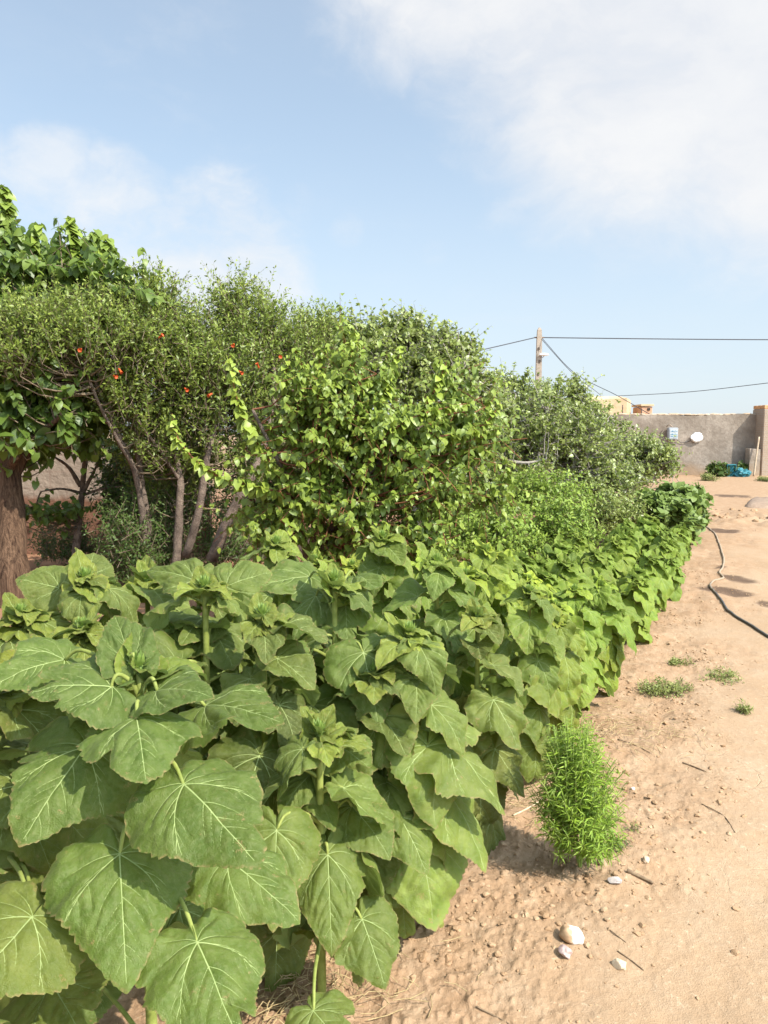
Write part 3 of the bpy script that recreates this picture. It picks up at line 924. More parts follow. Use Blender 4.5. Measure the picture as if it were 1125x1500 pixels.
    for e, sl, sh, st in ((-.93, 2.35, 10.2, .29), (-1.34, 2.8, 10.4, .31), (-1.72, 3.2, 8.2, .32), (-2.08, 4.0, 5.4, .34)):
        s = sl
        while s < sh:
            spots.append((s + r.normal() * .05, e + r.normal() * .06)); s += st * (1 + .12 * r.normal())
    spots += [(1.75, -1.78), (1.55, -1.42), (1.1, -1.62), (.55, -1.2), (2.2, -1.95), (2.6, -1.75), (2.5, -2.12), (3.0, -1.5), (3.0, -2.0), (2.35, -1.5), (1.45, -2.0), (1.15, -2.05), (1.8, -2.2), (3.4, -2.15), (3.7, -2.05)]
    far = [bulk_sunflower(.55, 18, .225, 900 + k) for k in range(6)]
    nbr = {}
    for k, (s, e) in enumerate(spots):
        x, y = row_xy(s, e)
        if e < -1.5 and s > 5: e += .12 * (s - 5)
        if e > -1.2: e = e - .16 * float(sstep(3.6, 2.2, s)); x, y = row_xy(s, e)
        if min(math.hypot(x - a, y - b) for a, b in used) < .24: continue
        used.append((x, y))
        H = np.interp(s, [0, 3.0, 4.0, 5.0, 6.0, 7.5, 11], [1.02, .96, .82, .64, .53, .48, .48]) * (1 + .06 * r.normal())
        if e > -1.2: H *= .88
        if s < 5.2:
            zone = 'on the edge by the bare soil' if e > -1.25 else ('along the back of the patch by the shrubs' if e < -1.95 else 'in the dense middle of the patch')
            lab = 'leafy sunflower %s, with overlapping leaves' % zone
            sunflower(x, y, H, 17, np.interp(s, [2.5, 3.2, 5.2], [.26, .235, .215]) * (1 + .05 * r.normal()), 200 + k, lab, lean=(r.normal() * .03, r.normal() * .03))
        else:
            zone = 'at the path edge' if e > -1.25 else ('against the low shrubs' if e < -1.95 else 'in the middle')
            lab = 'small yellow green sunflower %s of the far stretch of the row' % zone
            fm, sm = far[k % 6]
            root = empty('sunflower_plant', (x, y, float(height(x, y))), lab, 'sunflower', SFGROUP)
            q = H / .55; root.scale = (q * 1.05, q * 1.05, q); root.rotation_euler = (r.normal() * .05, r.normal() * .05, r.normal() * .8)
            c = sf_color(s, e, r)
            o = bpy.data.objects.new('foliage', fm); col.objects.link(o); o.parent = root; o.color = c
            o = bpy.data.objects.new('stem', sm); col.objects.link(o); o.parent = root


build_sunflowers()

# ------------------------------------------------------------------ woody plants
def T_narrow(w=.30):
    V = np.array([(0, 0, 0), (w * .5, .48, .05), (0, 1, -.10), (-w * .5, .48, .05), (0, .5, 0)])
    return V, [np.array([[0, 1, 2, 4], [0, 4, 2, 3]])]


def T_ovate(w=.72, heart=.05, cup=.10, droop=.22):
    my = np.array([0, .34, .70, 1.0]); mz = -droop * my ** 2
    V = [(0, my[k], mz[k]) for k in range(4)]
    for sg in (1, -1):
        V += [(sg * w * .36, -heart, cup * .6), (sg * w * .5, .30, cup - droop * .09), (sg * w * .34, .68, cup * .7 - droop * .46)]
    Q = [[0, 4, 5, 1], [1, 5, 6, 2], [0, 1, 8, 7], [1, 2, 9, 8]]
    return np.array(V), [np.array(Q), np.array([[2, 6, 3], [2, 3, 9]])]


def inst(mb, tmpl, pos, Yd, up, size, tint, mi=0, smooth=True):
    TV, TF = tmpl
    Y = unit(Yd); X = unit(np.cross(Y, up)); Z = np.cross(X, Y)
    V = pos[:, None] + size[:, None, None] * (TV[None, :, 0:1] * X[:, None] + TV[None, :, 1:2] * Y[:, None] + TV[None, :, 2:3] * Z[:, None])
    n, k = len(pos), len(TV)
    off = (np.arange(n) * k)[:, None, None]
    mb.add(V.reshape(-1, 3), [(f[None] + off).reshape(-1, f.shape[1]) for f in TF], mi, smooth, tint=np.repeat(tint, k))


def E_(px, py, Y, rx, ry, rd, w=1.):
    """an ellipsoid of the crown: centre pixel, distance, radii in photo pixels and depth radius in metres"""
    c = P(px, py, Y); s = Y / 1125
    return (c, np.array([rx * s, rd, ry * s]), w)


def shoots_in(ells, n, seed, up=.5, out=.8, rnd=.5, L=(.25, .5), ulo=.35, zmin=.1):
    r = np.random.default_rng(seed)
    w = np.array([e[2] * (e[1][0] * e[1][1] * e[1][2]) ** .75 for e in ells]); w /= w.sum()
    k = r.choice(len(ells), n, p=w)
    C = np.array([e[0] for e in ells])[k]; RA = np.array([e[1] for e in ells])[k]
    d = unit(r.normal(size=(n, 3)))
    lump = 1 + .30 * vnoise(d * 2.6 + k[:, None] * 7.7, seed) + .14 * vnoise(d * 6 + k[:, None] * 3.3, seed + 1)
    u = (ulo + (1 - ulo) * r.random(n) ** .7)
    S = C + d * RA * (u * lump)[:, None] * .88
    D = unit(unit(d * RA) * out + np.array([0, 0, up]) + r.normal(size=(n, 3)) * rnd)
    ln = L[0] + (L[1] - L[0]) * r.random(n)
    S = S - D * ln[:, None] * .55
    S[:, 2] = np.maximum(S[:, 2], zmin)
    return S, D, ln


def grow(S, D, ln, seed, K=6, droop=.12, wig=.05):
    r = np.random.default_rng(seed); n = len(S)
    t = np.linspace(0, 1, K)[None, :, None]
    p = S[:, None] + D[:, None] * ln[:, None, None] * t
    p[..., 2] -= droop * ln[:, None] * t[..., 0] ** 2
    p += np.cumsum(r.normal(size=(n, K, 3)) * wig * ln[:, None, None] / K ** .5, 1) * t
    p[..., 2] = np.maximum(p[..., 2], .03)
    return p


def leaves_on(pts, per, seed, size, ang=.9, grav=.25, upn=.9, nrand=.5, tmin=.12, bright=.35, jit=.01, pair=False):
    r = np.random.default_rng(seed); n, K, _ = pts.shape
    t = tmin + (1 - tmin) * (np.arange(per) + .5) / per
    t = np.clip(t[None] + r.normal(size=(n, per)) * .03, 0, 1)
    f = t * (K - 1); i = np.clip(f.astype(int), 0, K - 2); f = (f - i)[..., None]
    ar = np.arange(n)[:, None]
    a, b = pts[ar, i], pts[ar, i + 1]
    pos = a + (b - a) * f; T = unit(b - a)
    ref = unit(r.normal(size=(n, 1, 3)))
    A = unit(np.cross(T, ref)); B = np.cross(T, A)
    ph = np.arange(per)[None] * 2.4 + r.random((n, 1)) * 6.28
    rad = A * np.cos(ph)[..., None] + B * np.sin(ph)[..., None]
    d = unit(T * (1.15 - ang) + rad * ang + np.array([0, 0, -grav]))
    up = unit((np.array([0, 0, .55]) + TOSUN * .85) * upn + r.normal(size=(n, per, 3)) * nrand + rad * .2)
    sz = size[0] + (size[1] - size[0]) * r.random((n, per))
    sz = sz * (1 - .35 * t ** 3)
    clump = r.random((n, 1))
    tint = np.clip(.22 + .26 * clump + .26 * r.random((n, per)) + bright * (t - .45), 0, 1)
    q = lambda x: x.reshape(-1, x.shape[-1])
    return q(pos) + r.normal(size=(n * per, 3)) * jit, q(d), q(up), sz.ravel(), tint.ravel()


def connectors(mb, S, limbs, r0, seed, frac=1., K=5, mi=0, maxd=.8):
    r = np.random.default_rng(seed)
    S = S[r.random(len(S)) < frac]
    best = np.zeros((len(S), 3)); bd = np.full(len(S), 1e9)
    for k in range(0, len(limbs), 400):
        L = limbs[k:k + 400]
        d = np.linalg.norm(S[:, None] - L[None], axis=2) + 1.5 * np.maximum(L[None, :, 2] - S[:, None, 2] + .05, 0)
        j = d.argmin(1); m = d[np.arange(len(S)), j] < bd
        best[m] = L[j[m]]; bd[m] = d[np.arange(len(S)), j][m]
    ok = bd < maxd; S, best, bd = S[ok], best[ok], bd[ok]
    if not len(S): return
    t = np.linspace(0, 1, K)[None, :, None]
    p = best[:, None] + (S - best)[:, None] * t
    p[..., 2] += -(.12 * bd)[:, None] * np.sin(math.pi * t[..., 0])
    p += r.normal(size=p.shape) * .03 * bd[:, None, None] * np.sin(math.pi * t)
    rad = r0 * (1 - .6 * t[..., 0]) * (.6 + .4 * np.minimum(bd, 1))[:, None]
    V, Q = tubes(p, rad, 4); mb.add(V, Q, mi)


def woody(name, label, cat, base, limbs, ells, leafmat, tmpl, n, per, size, bark, twig, seed, group=None, shoot={}, leaf={}, g={}, twig_r=.004, conn=.5, extra=(), conn_r=.012):
    base = np.asarray(base, float); base[2] = float(height(base[0], base[1]))
    root = empty(name, base, label, cat, group)
    mb = MB(); pts = []
    for (pp, r0, r1) in limbs:
        pp = np.asarray(pp, float)
        add_tube(mb, pp, r0, r1, 10, 22, .16, seed=seed)
        pts.append(smooth_path(pp, 26)[6:])
    if limbs: mb.obj('trunk', bark, root, loc=base)
    S, D, ln = shoots_in(ells, n, seed, **shoot)
    p = grow(S, D, ln, seed + 1, **g)
    tw = MB()
    K = p.shape[1]
    V, Q = tubes(p, twig_r * (1 - .75 * np.linspace(0, 1, K))[None], 3); tw.add(V, Q)
    if limbs and conn: connectors(tw, S, np.concatenate(pts), conn_r, seed + 2, conn)
    cr = MB()
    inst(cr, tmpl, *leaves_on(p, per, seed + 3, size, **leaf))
    for ep in extra:                                    # long single shoots
        q = smooth_path(ep, 14)[None]
        V, Q = tubes(q, np.linspace(.011, .003, 14)[None], 5); tw.add(V, Q)
        kk = int(np.linalg.norm(np.diff(q[0], axis=0), axis=1).sum() / .0085)
        lf = dict(leaf); lf['bright'] = .15; lf['tmin'] = .05
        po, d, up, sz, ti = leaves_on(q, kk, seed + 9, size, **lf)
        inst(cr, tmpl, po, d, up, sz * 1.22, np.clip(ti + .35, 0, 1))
    tw.obj('branches', twig, root, loc=base)
    cr.obj('crown', leafmat, root, loc=base)
    return root, p


def limb(*pts): return np.array([P(*p) for p in pts])


# --- mulberry at the left edge
b = G(22, 886)
mul, _ = woody('mulberry_tree', 'broad leaved mulberry tree with a thick reddish trunk, tallest tree at the left edge', 'tree', b,
    [(np.array([b + (0, 0, -.1), b + (.0, 0, .25), P(14, 740, 7.3), P(8, 640, 7.4), P(20, 540, 7.6)]), .2, [.185, .14, .12, .11, .08]),
     (limb((12, 700, 7.35), (60, 620, 7.5), (110, 540, 7.6), (130, 440, 7.8)), .085, .03),
     (limb((8, 660, 7.4), (-60, 580, 7.6), (-90, 450, 7.8)), .085, .03),
     (limb((14, 640, 7.4), (10, 500, 7.9), (10, 380, 8.0)), .08, .025),
     (limb((10, 690, 7.3), (40, 650, 7.0), (90, 610, 6.8)), .05, .02)],
    [E_(-60, 450, 7.8, 150, 130, 1.2), E_(50, 450, 7.8, 130, 100, 1.0), E_(20, 560, 7.3, 140, 70, .8), E_(110, 420, 7.9, 55, 60, .5, 1.2), E_(5, 340, 7.9, 28, 50, .35, 1.6), E_(60, 395, 7.8, 50, 45, .4, 1.2), E_(-90, 560, 8, 120, 110, 1.1), E_(175, 425, 7.3, 55, 42, .4, 1.2), E_(40, 610, 6.9, 90, 40, .5), E_(105, 385, 7.4, 60, 48, .4, 1.4), E_(40, 400, 7.4, 60, 50, .4, 1.2), E_(110, 590, 7.6, 70, 55, .5, 1.5), E_(60, 600, 7.9, 95, 60, .6, 1.4), E_(20, 640, 7.6, 60, 40, .5, 1.2), E_(140, 560, 7.8, 50, 50, .4, 1.2)],
    M['mulb'], T_ovate(.80, .10, .07, .30), 1250, 14, (.08, .14), M['barkred'], M['twig'], 1001,
    shoot=dict(up=.55, out=.7, rnd=.45, L=(.35, .75), ulo=.3), leaf=dict(ang=.8, grav=.75, upn=.9, nrand=.45), g=dict(droop=.2), twig_r=.006,
    extra=[limb((95, 420, 7.5), (108, 370, 7.5), (104, 318, 7.5)), limb((60, 410, 7.6), (48, 365, 7.6), (58, 328, 7.6)), limb((2, 370, 7.8), (12, 320, 7.8), (4, 272, 7.8)), limb((140, 420, 7.4), (152, 380, 7.4), (158, 345, 7.4)), limb((120, 400, 7.6), (128, 365, 7.6), (140, 338, 7.6))])

# --- pomegranates
def pome(label, base_px, limbs, ells, n, seed, fl, extra=()):
    b = G(*base_px)
    root, p = woody('pomegranate_tree', label, 'tree', b, limbs, ells, M['pome'], T_narrow(.40), n, 26, (.036, .066), M['bark'], M['twig'], seed,
        'pomegranate trees behind the sunflowers', shoot=dict(up=.95, out=.45, rnd=.42, L=(.28, .62), ulo=.25),
        leaf=dict(ang=.62, grav=.02, upn=.9, nrand=.7, bright=.45), g=dict(droop=.05, wig=.12), twig_r=.0032, conn=.14, extra=extra)
    bz = np.array(root.location)
    for k, (px, py, Y) in enumerate(fl):
        c = P(px, py, Y); r = np.random.default_rng(seed + k)
        mb = MB(); ax = unit(np.array([r.normal() * .6, -.5 + r.normal() * .4, .2 + r.normal() * .5]))
        V, Q = tubes(np.array([c + ax * q for q in (-.026, -.015, 0, .011, .020)])[None], np.array([[.003, .009, .008, .011, .016]]), 8)
        mb.add(V, Q)
        a = unit(np.cross(ax, [0, 0, 1])); bb = np.cross(ax, a)
        for j in range(6):
            d = a * math.cos(j * 1.047) + bb * math.sin(j * 1.047); s = np.cross(ax, d)
            q = c + ax * .018
            mb.add([q + s * .005, q + d * .011 + s * .010 + ax * .008, q + d * .020 + ax * .010, q + d * .011 - s * .010 + ax * .008, q - s * .005], np.array([[0, 1, 2, 3, 4]]))
        mb.obj('flower', M['flower'], root, loc=bz)
    return root


pome('near pomegranate tree with narrow leaves spreading in front of the mulberry crown', (212, 838),
     [(limb((222, 838, 7.75), (215, 760, 7.7), (205, 690, 7.6), (196, 600, 7.4), (180, 520, 7.2)), .045, .015),
      (limb((208, 838, 7.75), (210, 770, 7.6), (200, 700, 7.5), (160, 610, 7.2), (128, 530, 7.0)), .04, .014),
      (limb((205, 700, 7.55), (170, 640, 7.2), (140, 580, 7.0), (110, 500, 6.9)), .02, .010)],
     [E_(95, 490, 6.9, 120, 52, .55), E_(190, 480, 7.2, 65, 60, .5), E_(40, 500, 6.8, 90, 50, .5), E_(218, 440, 7.4, 28, 38, .3, 1.3), E_(180, 560, 7.3, 55, 60, .45), E_(150, 455, 7.2, 60, 26, .4), E_(225, 620, 7.6, 60, 70, .45, .8), E_(60, 470, 7.0, 70, 30, .45), E_(240, 425, 7.5, 20, 26, .2, 1.1)],
     1500, 1101, [(118, 512, 6.4), (176, 543, 6.8), (168, 551, 6.8)],
     [limb((215, 470, 7.4), (228, 430, 7.4), (236, 385, 7.4)), limb((205, 460, 7.3), (212, 420, 7.3), (208, 392, 7.3)), limb((240, 470, 7.5), (250, 435, 7.5), (258, 398, 7.5))])
pome('taller pomegranate tree dotted with red flowers, growing from several leaning stems', (290, 830),
     [(limb((258, 832, 7.7), (262, 760, 7.7), (264, 705, 7.7), (250, 640, 7.7), (232, 560, 7.8)), .05, .016),
      (limb((272, 815, 7.7), (292, 745, 7.6), (300, 690, 7.6), (320, 600, 7.7), (330, 500, 7.8)), .045, .015),
      (limb((310, 820, 7.5), (340, 750, 7.45), (372, 690, 7.5), (400, 600, 7.8), (400, 500, 8.0)), .06, .016),
      (limb((264, 705, 7.7), (235, 660, 7.5), (205, 620, 7.3), (190, 580, 7.2)), .018, .009)],
     [E_(310, 520, 7.8, 110, 85, .7), E_(260, 530, 7.6, 75, 85, .6), E_(345, 450, 8.0, 45, 42, .4, 1.2), E_(390, 490, 8.1, 60, 55, .5), E_(440, 510, 8.3, 65, 48, .5), E_(280, 610, 7.8, 80, 60, .5, .8), E_(380, 590, 8.1, 80, 70, .6, .7), E_(250, 700, 8.1, 75, 45, .4, .6), E_(200, 640, 7.9, 60, 60, .4, .7), E_(335, 425, 8, 28, 22, .25, 1.3), E_(270, 470, 7.8, 40, 28, .4), E_(390, 455, 8.2, 25, 28, .3, 1.2), E_(300, 560, 7.9, 130, 80, .6), E_(430, 560, 8.4, 80, 70, .6), E_(270, 660, 8.0, 70, 50, .4, .7), E_(360, 660, 8.0, 60, 60, .4, .7), E_(470, 475, 8.6, 40, 26, .4)],
     2500, 1151, [(342, 505, 7.2), (352, 545, 7.1), (272, 570, 7.0), (308, 578, 7.0), (410, 522, 7.4), (378, 536, 7.3), (235, 493, 7.0), (440, 540, 7.2)],
     [limb((325, 480, 7.9), (345, 435, 7.9), (374, 406, 7.9)), limb((330, 480, 8), (325, 440, 8), (322, 408, 8)), limb((390, 500, 8.1), (398, 465, 8.1), (404, 440, 8.1)), limb((440, 520, 8.3), (446, 480, 8.3), (450, 455, 8.3)), limb((285, 500, 7.8), (278, 462, 7.8), (283, 440, 7.8)), limb((350, 470, 8), (360, 440, 8), (352, 415, 8))])

# --- thin dark sapling under the mulberry
b = G(108, 842)
woody('sapling', 'thin bare branched sapling in the shade between the trunk and the pomegranate', 'tree', b,
      [(limb((108, 842, 8.6), (115, 770, 8.6), (120, 720, 8.6), (128, 660, 8.6), (140, 620, 8.6)), .05, .018),
       (limb((118, 712, 8.6), (98, 682, 8.5), (78, 668, 8.4)), .028, .01), (limb((120, 725, 8.6), (138, 690, 8.6), (148, 668, 8.7)), .026, .009),
       (limb((118, 722, 8.6), (88, 716, 8.4), (60, 720, 8.3)), .018, .007), (limb((122, 725, 8.6), (150, 716, 8.6), (180, 712, 8.6)), .018, .007)],
      [E_(90, 745, 8.3, 36, 22, .3), E_(45, 745, 8.3, 40, 20, .3), E_(150, 640, 8.6, 30, 30, .3)], M['mulb'], T_ovate(.8, .1, .07, .3), 42, 9, (.06, .11), M['bark'], M['twig'], 1181,
      shoot=dict(L=(.2, .4)), leaf=dict(grav=.7, bright=.1), conn=1.)

# --- dark undergrowth below the pomegranates
for (px, py, rx, ry, Y, n, lab) in ((95, 790, 60, 34, 9.0, 170, 'low dark green plants on the shaded earth behind the thin sapling'),
                                    (190, 780, 60, 70, 7.6, 260, 'low dark green suckers under the near pomegranate tree'),
                                    (245, 770, 40, 75, 8.1, 190, 'dark green suckers growing between the pomegranate stems'),
                                    (330, 770, 62, 60, 8.2, 200, 'dark undergrowth behind the leaning stems of the flowering pomegranate')):
    g0 = P(px, py, Y)
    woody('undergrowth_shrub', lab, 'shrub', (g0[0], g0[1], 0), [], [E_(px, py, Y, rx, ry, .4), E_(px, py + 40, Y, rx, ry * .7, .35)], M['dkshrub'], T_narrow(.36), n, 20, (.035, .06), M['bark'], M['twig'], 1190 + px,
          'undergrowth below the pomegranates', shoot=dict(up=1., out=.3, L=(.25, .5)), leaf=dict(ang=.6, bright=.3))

for (px, py, rx, ry, Y, n, lab) in ((185, 700, 46, 70, 8.9, 230, 'slender dark bush between the thin sapling and the pomegranate stems'),
                                    (400, 690, 90, 95, 9.6, 420, 'tall dark bush filling the gap behind the flowering pomegranate'),
                                    (255, 690, 70, 85, 9.3, 300, 'dark bush behind the pomegranate stems, half hidden in shade'),
                                    (40, 590, 110, 60, 11.0, 300, 'dark bush in deep shade behind the mulberry trunk'),
                                    (640, 700, 100, 70, 10.8, 420, 'dark bush in the gap between the apricot and the wide pistachio')):
    g0 = P(px, py, Y)
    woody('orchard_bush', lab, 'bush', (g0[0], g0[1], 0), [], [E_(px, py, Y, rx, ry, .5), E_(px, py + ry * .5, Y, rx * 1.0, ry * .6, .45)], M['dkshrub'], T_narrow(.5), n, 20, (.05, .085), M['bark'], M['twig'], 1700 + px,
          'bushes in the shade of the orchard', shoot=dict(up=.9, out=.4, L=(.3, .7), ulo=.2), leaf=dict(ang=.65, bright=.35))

# --- apricot
b = G(470, 842)
b = np.array([P(455, 800, 6.6)[0], 6.6, 0])
aY = 6.1
woody('apricot_tree', 'bright green heart leaved apricot tree with reddish twigs and two long arching shoots', 'tree', b,
      [(np.array([b + (0, 0, -.05), b + (.02, -.05, .4), P(470, 690, 6.3), P(470, 610, 6.2), P(480, 560, 6.2)]), .07, .018),
       (np.array([b + (.02, -.05, .35), P(530, 700, 6.2), P(590, 650, 6.2), P(640, 600, 6.3)]), .045, .014),
       (np.array([b + (0, -.05, .4), P(420, 700, 6.1), P(395, 650, 6.0), P(370, 600, 6.0)]), .035, .012)],
      [E_(480, 620, 6.2, 110, 95, .7), E_(580, 640, 6.4, 110, 85, .7), E_(450, 570, 6.1, 60, 50, .4, 1.1), E_(520, 540, 6.3, 70, 38, .4, 1.1), E_(520, 730, 6.2, 110, 65, .6, .9), E_(430, 710, 6.1, 60, 60, .4), E_(660, 620, 6.6, 60, 55, .5), E_(640, 700, 6.5, 60, 45, .5, .8), E_(500, 500, 6.3, 22, 25, .25, 1.2), E_(670, 555, 6.7, 30, 30, .3, 1.1), E_(395, 760, 6.2, 50, 40, .4), E_(600, 770, 6.4, 60, 35, .4), E_(700, 625, 6.7, 42, 55, .45, .8), E_(715, 700, 6.8, 45, 40, .4, .6)],
      M['apri'], T_ovate(.78, .06, .09, .25), 600, 26, (.046, .080), M['bark'], M['twigred'], 1201,
      shoot=dict(up=.95, out=.5, rnd=.45, L=(.4, 1.15), ulo=.2), leaf=dict(ang=.85, grav=.75, upn=.9, nrand=.5, bright=.45), g=dict(droop=.35, wig=.12), twig_r=.004,
      extra=[limb((430, 725, 6.0), (372, 712, 5.9), (318, 697, 5.8), (280, 668, 5.75), (258, 636, 5.75), (252, 606, 5.75)),
             limb((420, 715, 6.0), (378, 650, 5.9), (352, 600, 5.85), (341, 555, 5.85), (338, 520, 5.85)),
             limb((470, 600, 6.0), (458, 560, 6.0), (440, 530, 6.0), (432, 512, 6.0)),
             limb((560, 640, 6.0), (610, 610, 6.0), (650, 598, 6.05), (690, 590, 6.1)),
             limb((640, 640, 6.2), (690, 632, 6.2), (720, 610, 6.25), (733, 590, 6.3)),
             limb((500, 560, 6.2), (514, 520, 6.2), (520, 482, 6.2)), limb((560, 590, 6.2), (574, 540, 6.2), (592, 508, 6.2)), limb((430, 600, 6.0), (418, 556, 6.0), (424, 524, 6.0)), limb((615, 610, 6.3), (640, 565, 6.3), (654, 530, 6.3)), limb((470, 570, 6.1), (468, 530, 6.1), (478, 500, 6.1))])

# --- pistachios
def pist(label, base, limbs, ells, n, seed, extra=()):
    woody('pistachio_tree', label, 'tree', base, limbs, ells, M['pist'], T_ovate(.66, .0, .05, .16), n, 16, (.05, .085), M['twiggrey'], M['twiggrey'], seed,
          'pistachio trees along the orchard row', shoot=dict(up=.65, out=.7, rnd=.55, L=(.3, .75), ulo=.3), leaf=dict(ang=.8, grav=.2, upn=.9, nrand=.6, bright=.3), g=dict(droop=.15, wig=.12), twig_r=.006, conn=.5, conn_r=.02, extra=extra)


b = np.array([P(600, 760, 9.6)[0], 9.6, 0])
pist('grey green pistachio tree rising highest behind the apricot', b,
     [(np.array([b, b + (.05, 0, .7), P(590, 620, 9.6), P(600, 540, 9.6)]), .10, .03), (np.array([b + (.03, 0, .6), P(650, 620, 9.5), P(670, 550, 9.5)]), .06, .02), (np.array([b + (.03, 0, .6), P(540, 610, 9.5), P(520, 530, 9.6)]), .06, .02)],
     [E_(540, 530, 9.5, 75, 55, .9), E_(610, 540, 9.6, 80, 70, .9), E_(590, 490, 9.6, 35, 25, .4, 1.3), E_(640, 515, 9.6, 40, 35, .5, 1.1), E_(540, 490, 9.6, 45, 25, .5, 1.1), E_(680, 560, 9.7, 38, 50, .5), E_(640, 640, 9.4, 90, 65, .9), E_(690, 530, 9.8, 16, 22, .3, 1.2), E_(480, 490, 9.5, 40, 26, .4), E_(705, 600, 9.8, 34, 60, .6), E_(670, 510, 9.7, 24, 26, .3, 1.2), E_(575, 475, 9.6, 22, 18, .25, 1.4), E_(612, 480, 9.6, 16, 20, .25, 1.4), E_(650, 490, 9.6, 14, 20, .2, 1.4)], 1500, 1301,
     [limb((558, 505, 9.5), (566, 475, 9.5), (560, 455, 9.5)), limb((598, 500, 9.5), (597, 468, 9.5), (605, 450, 9.5)), limb((640, 520, 9.6), (650, 488, 9.6), (656, 470, 9.6)), limb((680, 540, 9.7), (688, 505, 9.7), (694, 488, 9.7)), limb((520, 500, 9.5), (512, 470, 9.5), (516, 456, 9.5))])
b = np.array([P(735, 770, 12)[0], 12.0, 0])
pist('wide pistachio tree with bare grey limbs showing, in front of the power pole', b,
     [(limb((690, 765, 11.6), (715, 730, 11.5), (735, 700, 11.4), (741, 675, 11.3), (728, 650, 11.3), (748, 620, 11.4)), .07, .02), (limb((741, 675, 11.3), (770, 678, 11.3), (800, 672, 11.4)), .03, .012), (limb((735, 700, 11.4), (775, 720, 11.6), (790, 660, 11.7), (800, 600, 12)), .05, .015), (limb((780, 740, 11.8), (840, 680, 12.2), (860, 620, 12.4)), .05, .015)],
     [E_(770, 625, 12, 80, 62, 1.1), E_(840, 640, 12.6, 75, 62, 1.1), E_(730, 590, 12, 30, 30, .4, 1.1), E_(800, 580, 12.4, 50, 24, .5, 1.2), E_(843, 572, 12.8, 16, 26, .3, 1.4), E_(852, 600, 12.9, 26, 22, .4, 1.1), E_(760, 700, 11.6, 50, 40, .7, .6), E_(880, 700, 12.4, 70, 45, .8), E_(755, 565, 12.1, 25, 16, .3, 1.1), E_(715, 640, 11.8, 45, 60, .8), E_(735, 560, 12, 20, 16, .25, 1.4), E_(728, 620, 11.3, 34, 50, .5, 1.2), E_(700, 690, 11.2, 50, 40, .6)], 1750, 1351,
     [limb((770, 585, 12), (766, 560, 12), (774, 540, 12)), limb((850, 600, 12.8), (846, 570, 12.8), (842, 545, 12.8)), limb((735, 575, 12), (728, 556, 12), (730, 540, 12)), limb((812, 585, 12.4), (818, 562, 12.4), (822, 550, 12.4))])
b = np.array([P(920, 715, 15)[0], 15.0, 0])
pist('farthest pistachio tree, its branches reaching in front of the grey wall', b,
     [(np.array([b, b + (0, 0, .6), P(905, 650, 15), P(895, 610, 15)]), .09, .03), (limb((918, 690, 14.8), (945, 665, 14.6), (980, 655, 14.4)), .04, .012)],
     [E_(900, 655, 15, 50, 36, 1.0), E_(940, 662, 14.8, 38, 28, .7), E_(862, 605, 15, 22, 26, .4, 1.2), E_(970, 668, 14.5, 26, 22, .4), E_(918, 622, 15, 9, 14, .2, 1.2), E_(985, 680, 14.4, 10, 14, .25), E_(930, 690, 14.6, 45, 25, .7)], 700, 1381)

# --- low shrubs between the sunflowers and the orchard
TP = T_narrow(.42)
def low(label, px, py, Y, rx, ry, n, seed, mat='shrub', size=(.04, .07)):
    g0 = P(px, py, Y)
    woody('low_shrub', label, 'shrub', (g0[0], g0[1], 0), [], [E_(px, py, Y, rx, ry, .6), E_(px - rx * .4, py + ry * .35, Y - .1, rx * .7, ry * .7, .5), E_(px + rx * .45, py + ry * .3, Y + .2, rx * .65, ry * .65, .5)],
          M[mat], T_ovate(.5, 0, .05, .2), n, 17, size, M['bark'], M['twig'], seed, 'low shrubs behind the sunflowers', shoot=dict(up=.6, out=.7, L=(.22, .42), ulo=.4), leaf=dict(ang=.8, grav=.25, nrand=.6, bright=.35), twig_r=.003)


low('yellow green low shrub behind the centre of the sunflower row', 720, 775, 8.2, 75, 48, 420, 1401)
low('yellow green low shrub with a dark hollow, right of the similar shrub', 815, 765, 9.0, 70, 55, 460, 1411)
low('olive coloured low shrub under the farthest pistachio', 885, 745, 10.6, 62, 40, 380, 1421, 'pist')
low('small leafy shrub at the foot of the apricot tree', 560, 795, 6.6, 110, 28, 260, 1431)
low('low olive shrub beneath the wide pistachio', 790, 715, 10.4, 75, 35, 330, 1441)
low('shrub of drooping leaves left of the olive shrubs, below the wide pistachio', 655, 750, 8.8, 40, 40, 150, 1451)

# --- round-leaved clump at the end of the row
g0 = G(985, 805)
woody('broad_leaved_bush', 'dark green round leaved bush at the far end of the sunflower row', 'bush', (P(985, 770, 11)[0], 11.0, 0), [],
      [E_(985, 760, 11.0, 42, 38, .55), E_(960, 745, 11.2, 35, 30, .5), E_(1012, 752, 11.3, 26, 34, .4), E_(990, 728, 11.6, 36, 18, .5), E_(1005, 725, 12.0, 30, 14, .5)], M['clump'], T_ovate(.95, .15, .04, .22), 330, 7, (.09, .15), M['bark'], M['twig'], 1501,
      shoot=dict(up=.5, out=.8, L=(.15, .3), ulo=.6), leaf=dict(ang=.7, grav=.1, upn=1.2, nrand=.35, bright=.15))

